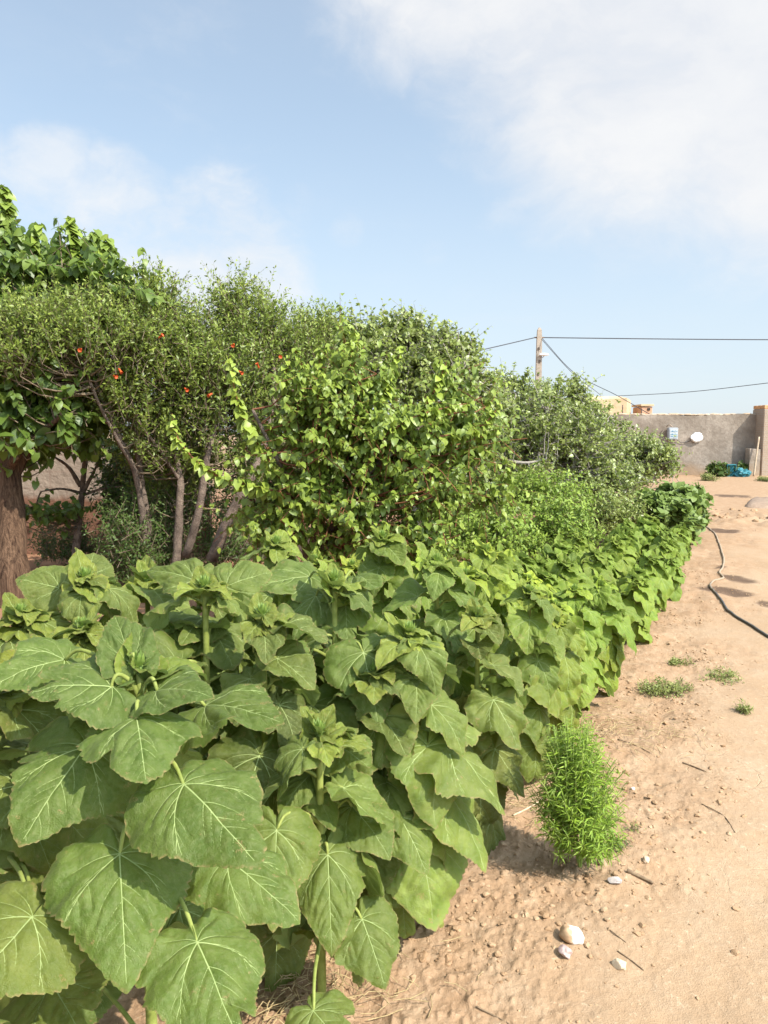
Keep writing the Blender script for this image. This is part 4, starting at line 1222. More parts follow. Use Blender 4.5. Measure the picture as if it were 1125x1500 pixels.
# --- feathery bush by the path
def feathery():
    base = GH(850, 1270); base[2] = float(height(base[0], base[1]))
    root = empty('kochia_bush', base, 'feathery bright green bush standing alone on the soil beside the sunflowers', 'bush')
    r = np.random.default_rng(77); n = 330
    a = r.random(n) * 6.28; t = r.random(n)
    H = .52
    hh = .07 + t * .43
    prof = .136 * np.sin(np.clip(hh / H * .86 + .13, 0, 1) * math.pi) ** .6
    rad = prof * np.sqrt(r.random(n) * .8 + .2) * (1 + .40 * vnoise(np.stack([np.cos(a) * 1.6, np.sin(a) * 1.6, hh * 9], 1), 5))
    S = base + np.stack([np.cos(a) * rad * .15 - hh * .07, np.sin(a) * rad * .15, hh * .72], 1)
    E = base + np.stack([np.cos(a) * rad - hh * .07, np.sin(a) * rad, hh + .01], 1)
    K = 6; tt = np.linspace(0, 1, K)[None, :, None]
    p = S[:, None] + (E - S)[:, None] * tt
    p[..., :2] += ((E - S)[:, None] * .25 * np.sin(tt * math.pi))[..., :2]
    p = p + r.normal(size=p.shape) * .003
    up_tip = p[:, -1:] + np.array([0, 0, .014]) + (E - S)[:, None] * .25
    p = np.concatenate([p, up_tip], 1)
    tw = MB(); V, Q = tubes(p, .0014 * np.ones((1, p.shape[1])), 3); tw.add(V, Q)
    for k in range(7):
        add_tube(tw, [base + (0, 0, -.02), base + np.array([math.cos(k) * .03 - .01, math.sin(k) * .03, .2]), base + np.array([math.cos(k * 1.9) * .05 - .03, math.sin(k * 1.9) * .05, .42])], .004, .0015, 5, 10)
    cr = MB()
    po, d, u, sz, ti = leaves_on(p, 20, 5, (.026, .052), ang=.9, grav=-.05, upn=.6, nrand=.6, bright=.4, jit=.002)
    inst(cr, T_narrow(.15), po, d, u, sz, ti)
    tw.obj('stems', stalk_mat('kochia_stem', (.2, .3, .06), (.3, .36, .1)), root, loc=base)
    cr.obj('foliage', M['koch'], root, loc=base)


feathery()


def weed(px, py, w, h, n, label, seed, mat='weed', size=(.015, .03), tm=None, name='weed'):
    g = GH(px, py); g[2] = float(height(g[0], g[1])); sc = g[1] / 1125
    root = empty(name, g, label, 'weed')
    rw = np.random.default_rng(seed); e = []
    for _ in range(5):
        k = .45 + .3 * rw.random(); q = rw.normal(size=2) * w * sc * .22
        e.append((g + (q[0], q[1], h * sc * .35), np.array([w * sc / 2 * k, w * sc / 2 * k, h * sc * (.3 + .5 * rw.random())]), 1.))
    S, D, ln = shoots_in(e, n, seed, up=.5, out=.8, L=(h * sc * .5, h * sc * 1.1), zmin=g[2] + .005)
    p = grow(S, D, ln, seed, K=4)
    tw = MB(); V, Q = tubes(p, np.full((1, 4), .0012 * max(1, g[1] / 6)), 3); tw.add(V, Q)
    cr = MB(); inst(cr, tm or T_narrow(.3), *leaves_on(p, 10, seed, size, ang=.8, grav=.0, nrand=.6))
    tw.obj('stems', M['twig'], root, loc=g); cr.obj('foliage', M[mat], root, loc=g)


weed(972, 1013, 84, 15, 170, 'low green weed at the edge of the sunflower row', 41)
weed(1000, 975, 44, 7, 46, 'small weed on the bare soil above the low green weed', 42)
weed(1042, 992, 90, 6, 66, 'straggling yellowish weed on the path margin', 43)
weed(1090, 1045, 34, 16, 26, 'dry brown tuft lying on the pale path', 44, 'weed')
weed(904, 1240, 34, 10, 40, 'tiny bluish green weed right of the feathery bush', 45, 'dkshrub', (.008, .016))
weed(930, 1218, 14, 18, 8, 'single thin seedling right of the feathery bush', 46, 'weed', (.01, .018))
weed(1040, 704, 26, 12, 70, 'pale green low weed in front of the grey wall', 47, 'weed', (.06, .12))
weed(1052, 698, 26, 22, 90, 'dark green leafy weed behind the pale weed by the grey wall', 48, 'dkshrub', (.10, .2), T_ovate(.8, .05, .05, .2))
weed(1084, 697, 16, 20, 50, 'dark green weed behind the turquoise plastic heap', 49, 'dkshrub', (.10, .2), T_ovate(.8, .05, .05, .2))
weed(1118, 705, 22, 7, 50, 'low weed at the foot of the brick pillar', 50, 'weed', (.05, .1))


def straw():
    r = np.random.default_rng(3); n = 900
    c = np.concatenate([np.repeat([G(440, 1450)], 300, 0), np.repeat([G(130, 925)], 300, 0), np.repeat([G(780, 1190)], 120, 0), np.repeat([G(900, 1075)], 180, 0)])
    sp = np.r_[np.full(300, .16), np.full(300, .45), np.full(120, .12), np.full(180, .18)]
    p0 = c + r.normal(size=(n, 3)) * sp[:, None] * [1, 1, 0]; p0[:, 2] = height(p0[:, 0], p0[:, 1]) + .004 + r.random(n) * .03
    a = r.random(n) * 6.28; L = .03 + .08 * r.random(n)
    d = np.stack([np.cos(a) * L, np.sin(a) * L, (r.random(n) - .4) * .03], 1)
    m = p0 + d * .5 + r.normal(size=(n, 3)) * .008 * [1, 1, .5]
    p = np.stack([p0, m, p0 + d], 1); p[..., 2] = np.maximum(p[..., 2], height(p[..., 0], p[..., 1]) + .002)
    mb = MB(); V, Q = tubes(p, np.full((1, 3), .0013), 3); mb.add(V, Q)
    tag(mb.obj('dry_straw', simple_mat('straw', (.34, .24, .11), (.55, .42, .22), 40, .9, .1, .002)), 'dry straw and dead stalks littered under the sunflowers', 'straw', kind='stuff')


straw()

# ------------------------------------------------------------------ hose and puddle
def hose():
    px = [(1175, 960), (1125, 937), (1098, 920), (1078, 909), (1062, 894), (1050, 878), (1041, 866), (1040, 860), (1047, 855), (1059, 852), (1056, 847), (1054, 845), (1058, 838), (1060, 826), (1057, 812), (1052, 797), (1047, 784), (1038, 776), (1026, 768), (1000, 760)]
    pts = []
    for a in px:
        g = G(*a); pts.append([g[0], g[1], 0])
    p = smooth_path(pts, 160)
    p[:, 2] = height(p[:, 0], p[:, 1]) + .010
    V, Q = tubes(p[None], np.full((1, 160), .011), 10)
    m, nt = newmat('hose_rubber'); N = NT(nt)
    pos = N.n('ShaderNodeNewGeometry').outputs['Position']
    sep = N.n('ShaderNodeSeparateXYZ', ins={0: pos}).outputs[1]
    far_tan = N.math('ADD', N.math('MULTIPLY', N.noise(6, 4, pos), .5), N.math('MULTIPLY', N.math('SUBTRACT', sep, 7.3), .55))  # tan mixed in towards the far end, broken up by noise
    c = N.mix(N.ramp(far_tan, [(.2, .08), (.7, .85)]), (.03, .032, .036), (.36, .26, .16))
    N.out(N.bsdf(Base_Color=c, Roughness=.45, Specular_IOR_Level=.5))
    mb = MB(); mb.add(V, Q)
    tag(mb.obj('garden_hose', m), 'long black irrigation hose snaking along the bare path, tan at its far end', 'hose')


hose()


def flat_patch(name, cpx, pts, mat, label, cat, kind=None):
    w = np.array([G(*p) for p in pts]); c = w.mean(0)
    w = np.concatenate([smooth_path(np.concatenate([w, w[:1]]), 60)[:-1]])
    n = len(w); z0 = .02
    h = .10
    ring = [w * [1, 1, 0] + [0, 0, -.03], (w - c) * .93 + c + [0, 0, h * .45], (w - c) * .75 + c + [0, 0, h * .85], (w - c) * .4 + c + [0, 0, h], (w - c) * .05 + c + [0, 0, h]]
    V = np.concatenate(ring); V[:, 2] += .03 * fbm(V * 2.5, 4, 4)
    Q = np.concatenate([np.stack([np.arange(n) + k * n, (np.arange(n) + 1) % n + k * n, (np.arange(n) + 1) % n + (k + 1) * n, np.arange(n) + (k + 1) * n], -1) for k in range(4)])
    mb = MB(); mb.add(V, [Q, (np.arange(n) + 4 * n)[None]])
    return tag(mb.obj(name, mat, loc=c * [1, 1, 0]), label, cat)


flat_patch('earth_mound', None, [(1092, 739), (1098, 743), (1118, 744), (1145, 744), (1165, 741), (1160, 735), (1140, 731), (1115, 731), (1098, 734)],
           simple_mat('damp_earth', (.22, .15, .10), (.33, .235, .165), 3, .9, .5, .03), 'low grey brown mound of damp earth at the right edge of the path', 'mound')

# ------------------------------------------------------------------ wall, building, pole
def plaster(name, a, b, c_, scale=1.2):
    m, nt = newmat(name); N = NT(nt)
    pos = N.n('ShaderNodeNewGeometry').outputs['Position']
    n1 = N.noise(scale, 7, pos, .65); n2 = N.noise(scale * 7, 6, pos, .65)
    c = N.ramp(n1, [(.33, a), (.5, b), (.66, c_)])
    c = N.mix(N.math('MULTIPLY', N.ramp(n2, [(.42, 1), (.55, 0)]), .4), c, a)
    z = N.n('ShaderNodeSeparateXYZ', ins={0: pos}).outputs[2]
    soil = N.math('MULTIPLY', N.ramp(N.math('ADD', z, N.math('MULTIPLY', N.math('SUBTRACT', n1, .5), .9)), [(.1, 1), (.55, 0)]), .65)
    c = N.mix(soil, c, (.36, .25, .155))
    N.out(N.bsdf(Base_Color=c, Roughness=.95, Specular_IOR_Level=.15, Normal=N.bump(n2, .6, .03)))
    return m


def wall_mesh(p0, p1, th, h, mat, name, seed, rough=.03, nx=120, parent=None):
    """wall with an uneven top line and slightly wavy faces"""
    p0 = np.array(p0[:2]); p1 = np.array(p1[:2]); d = unit(p1 - p0); nrm = np.array([-d[1], d[0]])
    if nrm[1] > 0: nrm = -nrm
    t = np.linspace(0, 1, nx); L = np.linalg.norm(p1 - p0)
    top = h + rough * fbm(np.stack([t * L * 2.2, 0 * t], 1), 4, seed) + rough * .8 * fbm(np.stack([t * L * .5, 0 * t + 3], 1), 2, seed + 3)
    nz = 14; zz = np.linspace(0, 1, nz)
    F = p0 + (p1 - p0) * t[:, None]
    rows = []
    for z in zz:
        w = .012 * fbm(np.stack([t * L * 1.5, np.full(nx, z * 4)], 1), 3, seed + 7)
        q = F + nrm * w[:, None]
        rows.append(np.c_[q, z * (top + .15) - .15])
    B = F - nrm * th
    rows.append(np.c_[B, top + .01]); rows.append(np.c_[B, np.full(nx, -.15)])
    V = np.array(rows); K = len(rows)
    i = np.arange(K - 1)[:, None] * nx + np.arange(nx - 1)[None]
    Q = np.stack([i, i + 1, i + nx + 1, i + nx], -1).reshape(-1, 4)
    mb = MB(); mb.add(V.reshape(-1, 3), [Q, (np.arange(K) * nx)[None], (np.arange(K)[::-1] * nx + nx - 1)[None]], 0, False)
    return mb.obj(name, mat, parent)


gw = plaster('grey_render', (.19, .15, .115), (.275, .228, .18), (.37, .31, .25))
p0, p1 = P(560, 690, 31.0), P(1117, 690, 29.4)
wl = wall_mesh(p0, p1, .3, 2.30, gw, 'boundary_wall', 3, .03, 260)
tag(wl, 'long grey cement rendered boundary wall across the far end of the path', 'wall')
# rows of paler coping crumbs along the wall top
mb = MB(); r = np.random.default_rng(6)
for k in range(60):
    t = (k + .5) / 60; q = p0 + (p1 - p0) * t
    V = IV1 * np.array([.16 + .1 * r.random(), .13, .03 + .025 * r.random()]) * (1 + .2 * vnoise(IV1 * 2 + k, 3))[:, None]
    mb.add(V + np.array([q[0], q[1] + .15, 2.32 + r.normal() * .012]), IF1, 0, False)
mb.obj('coping', plaster('coping_mortar', (.36, .26, .17), (.46, .35, .24), (.52, .41, .30)), wl)

# brick pillar and side wall at the right edge, with the low block beside it
m_, nt = newmat('rough_brick'); N = NT(nt)
pos = N.n('ShaderNodeNewGeometry').outputs['Position']
br = N.n('ShaderNodeTexBrick', ins={'Vector': N.n('ShaderNodeCombineXYZ', ins={0: N.math('ADD', N.n('ShaderNodeSeparateXYZ', ins={0: pos}).outputs[0], N.n('ShaderNodeSeparateXYZ', ins={0: pos}).outputs[1]), 1: N.n('ShaderNodeSeparateXYZ', ins={0: pos}).outputs[2]}).outputs[0],
    'Color1': (.30, .20, .13, 1), 'Color2': (.36, .26, .18, 1), 'Mortar': (.33, .27, .21, 1), 'Scale': 1., 'Brick Width': .22, 'Row Height': .07, 'Mortar Size': .012})
bc = N.mix(N.math('MULTIPLY', N.noise(3, 5, pos), .7), br.outputs['Color'], (.36, .29, .22))
N.out(N.bsdf(Base_Color=bc, Roughness=.95, Normal=N.bump(N.math('ADD', br.outputs['Fac'], N.noise(20, 5, pos)), .6, .02)))
M['brick'] = m_
x0 = P(1114, 690, 28.9)[0]
pr = empty('gate_pillar', (x0 + .45, 29.3, 0), 'rough brick pillar with an orange brick top at the right edge, meeting the grey wall', 'pillar')
mb = MB(); add_box(mb, (0, 0, 1.24), (.9, .9, 2.56), 0, 0, .03); mb.obj('shaft', m_, pr)
mb = MB()
for a in range(4):
    for b_ in range(3): add_box(mb, (-.33 + a * .225, -.3 + b_ * .3, 2.59 + .002 * a), (.21, .28, .13), .01 * (a - b_), 0, .012)
mb.obj('cap', simple_mat('orange_brick', (.50, .25, .11), (.60, .34, .17), 6, .95, .4, .01), pr)
lb = wall_mesh((P(1097, 690, 28.8)[0], 28.8), (P(1112.6, 690, 28.8)[0], 28.8), .35, 1.02, gw, 'low_block', 9, .012, 14)
tag(lb, 'low grey rendered block standing against the brick pillar', 'block')
mb = MB(); add_tube(mb, [P(1104, 699, 28.55) * [1, 1, 0] + [0, 0, -.02], P(1108, 668, 28.62), P(1112, 640, 28.72)], .035, .03, 8, 12, .08)
tag(mb.obj('timber_post', simple_mat('pale_timber', (.40, .30, .20), (.55, .43, .30), 12, .9, .4, .01), loc=P(1104, 699, 28.55) * [1, 1, 0]), 'thin pale timber post leaning on the brick pillar', 'post')

# meter box, cable, white rag on the wall
def wall_y(px):
    t = (px - 560) / (1117 - 560); 
    u = (px - 562.5) / 1125
    # intersection of the viewing plane with the wall line
    a = p0[:2]; d = (p1 - p0)[:2]
    k = (a[0] - u * 1.004 * a[1]) / (u * 1.004 * d[1] - d[0])
    return a[1] + d[1] * k


yb = wall_y(985)
c = P(985, 635, yb - .12)
mr = empty('meter_box', c, 'grey white metal meter box with blue writing, fixed high on the grey wall', 'meter box')
mb = MB(); add_box(mb, (0, 0, 0), (.36, .22, .44), 0, 0, .015); mb.obj('case', simple_mat('grey_paint', (.30, .32, .34), (.40, .42, .43), 8, .5, .1, .005), mr)
mb = MB(); add_box(mb, (0, -.118, -.01), (.29, .012, .36), 0, 0, .004); mb.obj('door', simple_mat('pale_paint', (.34, .38, .40), (.46, .49, .50), 8, .5, .1, .005), mr)
# two lines of blue lettering strokes
mb = MB(); bl = simple_mat('blue_lettering', (.05, .20, .32), (.08, .27, .38), 8, .6, 0, .001)
for zc, sh in ((.085, .0), (-.035, .4), (-.115, .8)):
    for k in range(4):
        xs = -.105 + k * .062 + .01 * math.sin(k * 5 + sh)
        q = [(xs, -.1285, zc + .03 * math.sin(k * 2 + sh)), (xs + .02, -.1285, zc - .018), (xs + .045, -.1285, zc + .004 + .012 * math.sin(k + sh * 3)), (xs + .058, -.1285, zc + .03 * ((k + 1) % 2))]
        add_tube(mb, q, .0085, .007, 5, 8)
mb.obj('lettering', bl, mr)
mb = MB(); yw = wall_y(1020)
cc = P(1020, 640, yw - .02)
V = IV3 * (1 + .30 * fbm(IV3 * 2.2, 3, 8) + .07 * fbm(IV3 * 6, 2, 18))[:, None] * np.array([.20, .035, .19])
mb.add(V, IF3)
rag = mb.obj('white_rag', simple_mat('white_cloth', (.74, .73, .70), (.84, .83, .80), 10, .8, .4, .01)); rag.location = cc + np.array([0, -.05, 0])
tag(rag, 'crumpled white rag stuck on the grey wall right of the meter box', 'rag')
mb = MB(); add_tube(mb, [P(991, 643.5, wall_y(991) - .05), P(997, 648, wall_y(997) - .03), P(1008, 647, wall_y(1008) - .03), P(1015, 643, wall_y(1015) - .04)], .012, .010, 5, 16)
tag(mb.obj('wire', simple_mat('dark_wire', (.05, .045, .04), (.09, .08, .07), 8, .7, 0, .001)), 'short dark wire running from the meter box to the white rag', 'wire')
mb = MB(); add_tube(mb, [P(976, 625, wall_y(976) - .06), P(981, 622, wall_y(981) - .16), P(985, 626, wall_y(985) - .12)], .02, .02, 6, 10)
mb.obj('conduit', simple_mat('conduit', (.25, .18, .13), (.36, .27, .2), 8, .8, .2, .005), mr, loc=c)

# turquoise plastic crate and heap by the wall
tq = simple_mat('turquoise_plastic', (.02, .13, .16), (.04, .20, .23), 3, .45, .1, .01)
g = G(1069, 700); g = np.array([P(1069, 699, 28.6)[0], 28.6, 0])
cr = empty('plastic_crate', g, 'upright turquoise plastic crate leaning by the weeds at the grey wall', 'crate')
mb = MB(); w, hh, dd = .34, .46, .22
add_box(mb, (0, .09, hh / 2), (w, .02, hh), 0, 0, .005); mb.obj('base', tq, cr)
mb = MB()
for k in range(4): add_box(mb, (-w / 2 + .012, -.02 - .0, .05 + k * .12), (.022, .2, .05), 0, 0, .005); add_box(mb, (w / 2 - .012, -.02, .05 + k * .12), (.022, .2, .05), 0, 0, .005)
for k in range(4): add_box(mb, (-.12 + k * .08, -.02, hh - .012), (.045, .2, .022), 0, 0, .005); add_box(mb, (-.12 + k * .08, -.02, .012), (.045, .2, .022), 0, 0, .005)
add_box(mb, (0, -.125, hh - .012), (w, .02, .03), 0, 0, .005); add_box(mb, (0, -.125, .015), (w, .02, .03), 0, 0, .005)
add_box(mb, (-w / 2 + .012, -.125, hh / 2), (.024, .02, hh - .066), 0, 0, .005); add_box(mb, (w / 2 - .012, -.125, hh / 2), (.024, .02, hh - .066), 0, 0, .005)
mb.obj('side_slats', tq, cr)
g = np.array([P(1086, 700, 28.4)[0], 28.4, 0])
V = IV3 * (1 + .35 * fbm(IV3 * 2.3, 3, 28) + .2 * np.abs(fbm(IV3 * 6, 2, 38)))[:, None] * np.array([.26, .2, .17]); V[:, 2] += .13
mb = MB(); mb.add(V, IF3, 0, False)
o = mb.obj('plastic_sheet', tq); o.location = g
tag(o, 'crumpled turquoise plastic sheet lying beside the turquoise crate', 'plastic sheet')

# far mud-brick building
bm_ = plaster('mud_plaster', (.44, .31, .18), (.52, .38, .235), (.58, .44, .285), .6)
B0 = P(862, 700, 46)[0]; B1 = P(927, 700, 46)[0]; hb = P(880, 580, 46)[2]; hb2 = P(927, 585, 46)[2]
root = empty('mud_brick_building', ((B0 + B1) / 2, 48, 0), 'tan mud plastered building rising behind the grey wall', 'building')
mb = MB(); xa, xb = B0 - (B0 + B1) / 2, B1 - (B0 + B1) / 2
V = np.array([(xa, -2, -.2), (xb - .5, -2, -.2), (xb, -1.2, -.2), (xb, 3, -.2), (xa, 3, -.2)]); Vt = V.copy(); Vt[:, 2] = [hb - .25, hb - .12, hb2 - .05, hb2, hb]
Vp = np.array([(xa, -1.6, hb), (xb - .8, -1.6, hb), (xb - .4, -1.0, hb2), (xb - .4, 2.7, hb2), (xa, 2.7, hb)])
n = 5; Q = [[i, (i + 1) % n, n + (i + 1) % n, n + i] for i in range(n)] + [[n + i, n + (i + 1) % n, 2 * n + (i + 1) % n, 2 * n + i] for i in range(n)]
mb.add(np.concatenate([V, Vt, Vp]), [np.array(Q), np.array([[10, 11, 12, 13, 14]])], 0, False); mb.obj('wall', bm_, root)
c0 = P(948, 592, 46)
mb = MB(); wd = (P(956, 592, 46)[0] - P(940, 592, 46)[0])
add_box(mb, (c0[0] - (B0 + B1) / 2, -1.2, c0[2] / 2 - .1), (wd, 1.6, c0[2] - .1), 0, 0, .03); mb.obj('stair_tower', simple_mat('pink_brick', (.44, .25, .15), (.54, .33, .21), 2, .95, .3, .02), root)
mb = MB(); add_box(mb, (c0[0] - (B0 + B1) / 2, -1.2, c0[2] - .06), (wd + .14, 1.74, .12), 0, 0, .02); mb.obj('roof_slab', bm_, root)
mb = MB(); add_box(mb, (c0[0] - (B0 + B1) / 2 + .1, -2.01, c0[2] - .30), (.16, .06, .14), 0, 0, .01); mb.obj('opening', simple_mat('dark_opening', (.03, .025, .02), (.05, .04, .03), 4, .9, 0, .01), root)
rodm = simple_mat('rusty_rod', (.12, .08, .06), (.2, .13, .09), 20, .8, .2, .004)
for px, pyt, lab in ((912, 593, 'thin rusty rod standing before the tan building, left one of two'), (940, 599, 'thin rusty rod standing before the brick stair tower, right one of two')):
    g = P(px, 640, 40); tp = P(px, pyt, 40)
    mb = MB(); add_tube(mb, [(g[0], 40, -.1), (g[0] + .01, 40, 1.2), tp], .035, .03, 6, 10)
    tag(mb.obj('steel_rod', rodm, loc=(g[0], 40, 0)), lab, 'rod')

# utility pole with lamp, and its cables
PY = 38.0
pb = P(787, 640, PY); pt = P(788, 480, PY)
pole = empty('utility_pole', (pb[0], PY, 0), 'tall weathered timber utility pole behind the pistachio trees', 'utility pole')
mb = MB(); H = pt[2]
V = []
for z, w in ((-.3, .17), (H * .5, .145), (H - .5, .12), (H - .12, .10), (H, .04)):
    V += [(-w, -w * .8, z), (w, -w * .8, z), (w, w * .8, z), (-w, w * .8, z)]
Q = [[k * 4 + i, k * 4 + (i + 1) % 4, k * 4 + 4 + (i + 1) % 4, k * 4 + 4 + i] for k in range(4) for i in range(4)]
mb.add(np.array(V), [np.array(Q), np.array([[16, 17, 18, 19]])], 0, False)
mb.obj('post', simple_mat('weathered_pole', (.29, .23, .175), (.43, .355, .28), 5, .95, .5, .02), pole)
mb = MB()
for k in range(7): add_box(mb, (-.03 + .05 * (k % 2), -.125 + .002 * k, H - 1.0 - k * .62), (.09, .04, .12), 0, 0, .01)
mb.obj('step_holes', simple_mat('dark_holes', (.09, .07, .05), (.13, .1, .08), 5, .9, 0, .01), pole)
hd = P(795, 521, PY) - np.array([pb[0], PY, 0])
mb = MB(); add_tube(mb, [(.1, -.1, hd[2] - .12), (.2, -.15, hd[2] - .06), (hd[0] + .02, -.2, hd[2])], .025, .02, 6, 8)
arm = mb.obj('lamp_arm', simple_mat('galvanised', (.4, .4, .42), (.5, .5, .52), 8, .5, 0, .01), pole)
mb = MB(); V = IV2 * np.array([.24, .13, .085]); V[:, 2] = np.where(V[:, 2] < -.02, -.02 + (V[:, 2] + .02) * .5, V[:, 2]); mb.add(V + hd + np.array([.02, -.2, .02]), IF2)
mb.obj('lamp_head', simple_mat('white_enamel', (.74, .75, .78), (.82, .83, .85), 8, .4, 0, .01), pole)
mb = MB(); add_tube(mb, [(-.24, 0, H - .47), (.24, 0, H - .47)], .035, .035, 6, 4); mb.obj('bracket', rodm, pole)
cbm = simple_mat('black_cable', (.045, .045, .055), (.075, .075, .085), 8, .6, 0, .001)


def cable(pts, r, label, sag=0.):
    p = smooth_path(np.array(pts), 40); t = np.linspace(0, 1, 40); p[:, 2] -= sag * 4 * t * (1 - t)
    V, Q = tubes(p[None], np.full((1, 40), r), 6); mb = MB(); mb.add(V, Q)
    tag(mb.obj('cable', cbm, loc=p[0]), label, 'cable', 'overhead cables')


q = np.array([pb[0], PY, H - .47])
cable([q + [.2, 0, 0], P(1125, 496, 38), P(1500, 496, 38)], .026, 'thick cable running level from the pole to the right edge', .05)
cable([q + [-.2, 0, 0], P(695, 515, 37), P(480, 560, 34)], .026, 'cable dropping left from the pole behind the trees')
cable([q + [.12, -.1, -.05], P(840, 545, 36), P(905, 580, 33.5), P(961, 612, 31.2)], .014, 'thin service wire from the pole down to the grey wall')
cable([q + [.08, -.1, -.08], P(832, 540, 40), P(874, 574, 45), P(880, 579, 46)], .014, 'thin service wire from the pole to the tan building')
cable([P(905, 580, 44), P(1010, 574, 40), P(1125, 561, 36), P(1300, 540, 32)], .017, 'lower cable slanting up to the right above the grey wall')

# low block wall in the shade far left
bw, nt = newmat('pale_block'); N = NT(nt)
pos = N.n('ShaderNodeNewGeometry').outputs['Position']; sp = N.n('ShaderNodeSeparateXYZ', ins={0: pos})
br = N.n('ShaderNodeTexBrick', ins={'Vector': N.n('ShaderNodeCombineXYZ', ins={0: sp.outputs[0], 1: sp.outputs[2]}).outputs[0], 'Color1': (.22, .17, .13, 1), 'Color2': (.27, .215, .165, 1), 'Mortar': (.22, .16, .12, 1), 'Scale': 1., 'Brick Width': .42, 'Row Height': .22, 'Mortar Size': .012})
mud = N.ramp(N.math('ADD', sp.outputs[2], N.math('MULTIPLY', N.noise(1.5, 5, pos), .4)), [(.92, 1), (1.0, 0)])
cc = N.mix(N.math('MULTIPLY', N.noise(4, 5, pos), .5), br.outputs['Color'], (.30, .22, .16))
N.out(N.bsdf(Base_Color=N.mix(mud, cc, (.16, .075, .042)), Roughness=.95, Normal=N.bump(N.noise(12, 6, pos), .8, .03)))
w = wall_mesh((-9.5, 9.7), (-2.35, 10.3), .25, 1.45, bw, 'block_wall', 13, .02, 160)
tag(w, 'low pale block wall over reddish mud, half hidden behind the left trees', 'wall')

# ------------------------------------------------------------------ world, sun, camera
el = math.asin(TOSUN[2]); az = math.atan2(TOSUN[0], TOSUN[1])
wd = bpy.data.worlds.new('World'); scene.world = wd; wd.use_nodes = True
nt = wd.node_tree; nt.nodes.clear(); N = NT(nt)
sky = N.n('ShaderNodeTexSky', sky_type='NISHITA', sun_disc=False, sun_elevation=el, sun_rotation=az, altitude=900., air_density=1.0, dust_density=1.6, ozone_density=1.2)
dirv = N.n('ShaderNodeTexCoord').outputs['Generated']
sepd = N.n('ShaderNodeSeparateXYZ', ins={0: dirv})
zc = N.math('MAXIMUM', sepd.outputs[2], 0.02)
flat = N.n('ShaderNodeCombineXYZ', ins={0: N.math('DIVIDE', sepd.outputs[0], N.math('ADD', zc, .12)), 1: N.math('DIVIDE', sepd.outputs[1], N.math('ADD', zc, .12))}).outputs[0]


def blob(px, py, inner, outer):
    d = unit(P(px, py, 10) - np.array([0, 0, CAMZ]))
    dp = N.n('ShaderNodeVectorMath', operation='DOT_PRODUCT', ins={0: dirv, 1: tuple(d)}).outputs['Value']
    mr_ = N.n('ShaderNodeMapRange', interpolation_type='SMOOTHSTEP', ins={0: dp, 1: math.cos(R(outer)), 2: math.cos(R(inner))})
    return mr_.outputs[0]


n1 = N.noise(1.5, 7, flat, .58)
warp = N.n('ShaderNodeVectorMath', operation='MULTIPLY_ADD', ins={0: N.n('ShaderNodeTexNoise', ins={'Scale': 5., 'Detail': 5., 'Vector': dirv}).outputs['Color'], 1: (.22, .22, .10), 2: dirv}).outputs[0]
stretch = N.n('ShaderNodeVectorMath', operation='MULTIPLY', ins={0: warp, 1: (1., 1., 1.9)}).outputs[0]
n3 = N.n('ShaderNodeTexNoise', ins={'Scale': 3.4, 'Detail': 9., 'Roughness': .58, 'Vector': stretch}).outputs['Fac']
n4 = N.n('ShaderNodeTexNoise', ins={'Scale': 9., 'Detail': 9., 'Roughness': .6, 'Vector': stretch}).outputs['Fac']
nn = N.math('ADD', N.math('MULTIPLY', n3, .55), N.math('MULTIPLY', n4, .45))


def cloudy(mask, amp, lo, hi):
    return N.n('ShaderNodeMapRange', interpolation_type='SMOOTHSTEP', ins={0: N.math('ADD', mask, N.math('MULTIPLY', N.math('SUBTRACT', nn, .5), amp)), 1: lo, 2: hi}).outputs[0]


big = N.math('MAXIMUM', blob(1010, -80, 4, 21), blob(1230, 60, 4, 16))
big = N.math('MAXIMUM', big, N.math('MULTIPLY', blob(700, -120, 2, 13), .9))
cl = cloudy(big, 1.7, .05, .95)
lft = N.math('MAXIMUM', N.math('MAXIMUM', blob(170, 285, 0., 4.4), blob(70, 262, 0., 4.8)), blob(-60, 255, 0., 5.5))
cl2 = N.math('MULTIPLY', cloudy(lft, 4.6, .40, 1.7), N.math('MINIMUM', 1., N.math('MULTIPLY', lft, 1.6)))
wsp = N.math('MAXIMUM', blob(320, 400, 2, 9), N.math('MULTIPLY', blob(180, 350, 2, 7), .8))
cl3 = N.math('MULTIPLY', N.math('MULTIPLY', cloudy(N.math('MULTIPLY', wsp, .95), 3.6, .28, 1.3), .75), N.math('MINIMUM', 1., N.math('MULTIPLY', wsp, 2.)))
pf = 0
for px, py, a in ((372, 332, 2.4), (510, 338, 2.2), (630, 368, 2.2), (435, 300, 2.6), (665, 228, 2.), (622, 147, 2.)):
    b_ = blob(px, py, .0, a)
    pf = b_ if pf == 0 else N.math('MAXIMUM', pf, b_)
cl3 = N.math('MAXIMUM', cl3, N.math('MULTIPLY', N.math('MULTIPLY', cloudy(N.math('MULTIPLY', pf, .75), 3.2, .35, 1.4), .5), pf))
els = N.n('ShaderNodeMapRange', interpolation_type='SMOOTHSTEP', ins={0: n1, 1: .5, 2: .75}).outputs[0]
fill_veil = N.math('MULTIPLY', els, .8)
back = N.n('ShaderNodeMapRange', ins={0: sepd.outputs[1], 1: .3, 2: -.1}).outputs[0]  # cloud mostly in the unseen sky behind the camera, added as soft fill
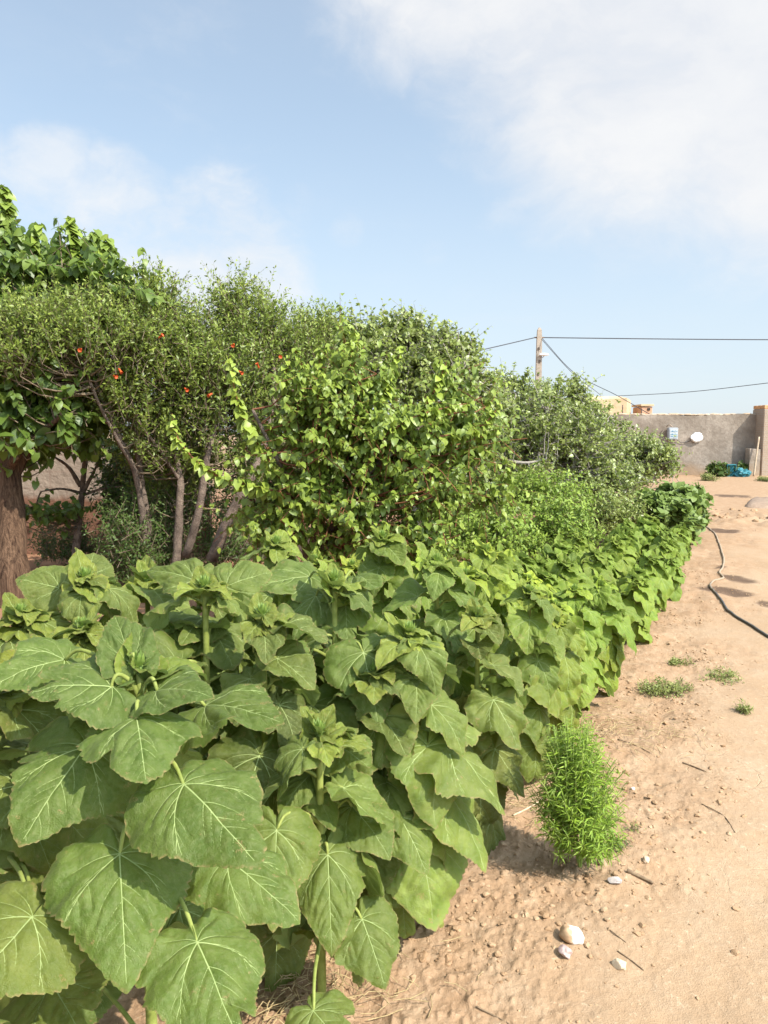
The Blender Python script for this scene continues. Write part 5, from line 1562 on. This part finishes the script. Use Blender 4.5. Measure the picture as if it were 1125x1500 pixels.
cloud = N.math('MAXIMUM', N.math('MAXIMUM', N.math('MULTIPLY', cl, .93), N.math('MULTIPLY', cl2, .62)), N.math('MAXIMUM', cl3, N.math('MULTIPLY', fill_veil, N.math('MAXIMUM', back, .1))))
hz = N.math('ADD', .42, N.math('MULTIPLY', .42, N.n('ShaderNodeMapRange', interpolation_type='SMOOTHSTEP', ins={0: sepd.outputs[2], 1: .42, 2: .0}).outputs[0]))
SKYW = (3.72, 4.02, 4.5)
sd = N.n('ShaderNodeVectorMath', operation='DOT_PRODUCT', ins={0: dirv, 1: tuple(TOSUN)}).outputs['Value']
sun_side_fill = N.n('ShaderNodeMapRange', interpolation_type='SMOOTHSTEP', ins={0: sd, 1: .15, 2: 1.0, 3: 1., 4: 2.9}).outputs[0]  # sky raised in brightness around the out-of-view sun, added fill light
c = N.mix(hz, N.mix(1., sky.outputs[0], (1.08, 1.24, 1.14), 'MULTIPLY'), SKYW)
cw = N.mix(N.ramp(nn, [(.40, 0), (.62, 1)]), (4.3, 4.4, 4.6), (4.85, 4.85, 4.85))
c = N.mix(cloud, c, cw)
c = N.n('ShaderNodeVectorMath', operation='SCALE', ins={0: c, 3: sun_side_fill}).outputs[0]
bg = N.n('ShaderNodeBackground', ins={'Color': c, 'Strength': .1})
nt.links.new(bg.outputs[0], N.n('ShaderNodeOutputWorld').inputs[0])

sun = bpy.data.lights.new('sun', 'SUN'); sun.energy = 3.75; sun.angle = R(.6); sun.color = (1, .955, .88)
so = bpy.data.objects.new('sun', sun); col.objects.link(so)
so.rotation_euler = Vector(TOSUN).to_track_quat('Z', 'Y').to_euler(); so.location = TOSUN * 30

cam = bpy.data.cameras.new('camera'); co = bpy.data.objects.new('camera', cam); col.objects.link(co)
cam.sensor_fit = 'HORIZONTAL'; cam.sensor_width = 36; cam.lens = 36; cam.clip_start = .05; cam.clip_end = 3000
co.location = (0, 0, CAMZ); co.rotation_euler = (math.pi / 2 - PITCH, 0, 0)
scene.camera = co
scene.view_settings.view_transform = 'Standard'; scene.view_settings.look = 'None'
scene.view_settings.exposure = 1.0; scene.view_settings.gamma = 1
scene.render.resolution_x = 768; scene.render.resolution_y = 1024
scene.cycles.max_bounces = 6
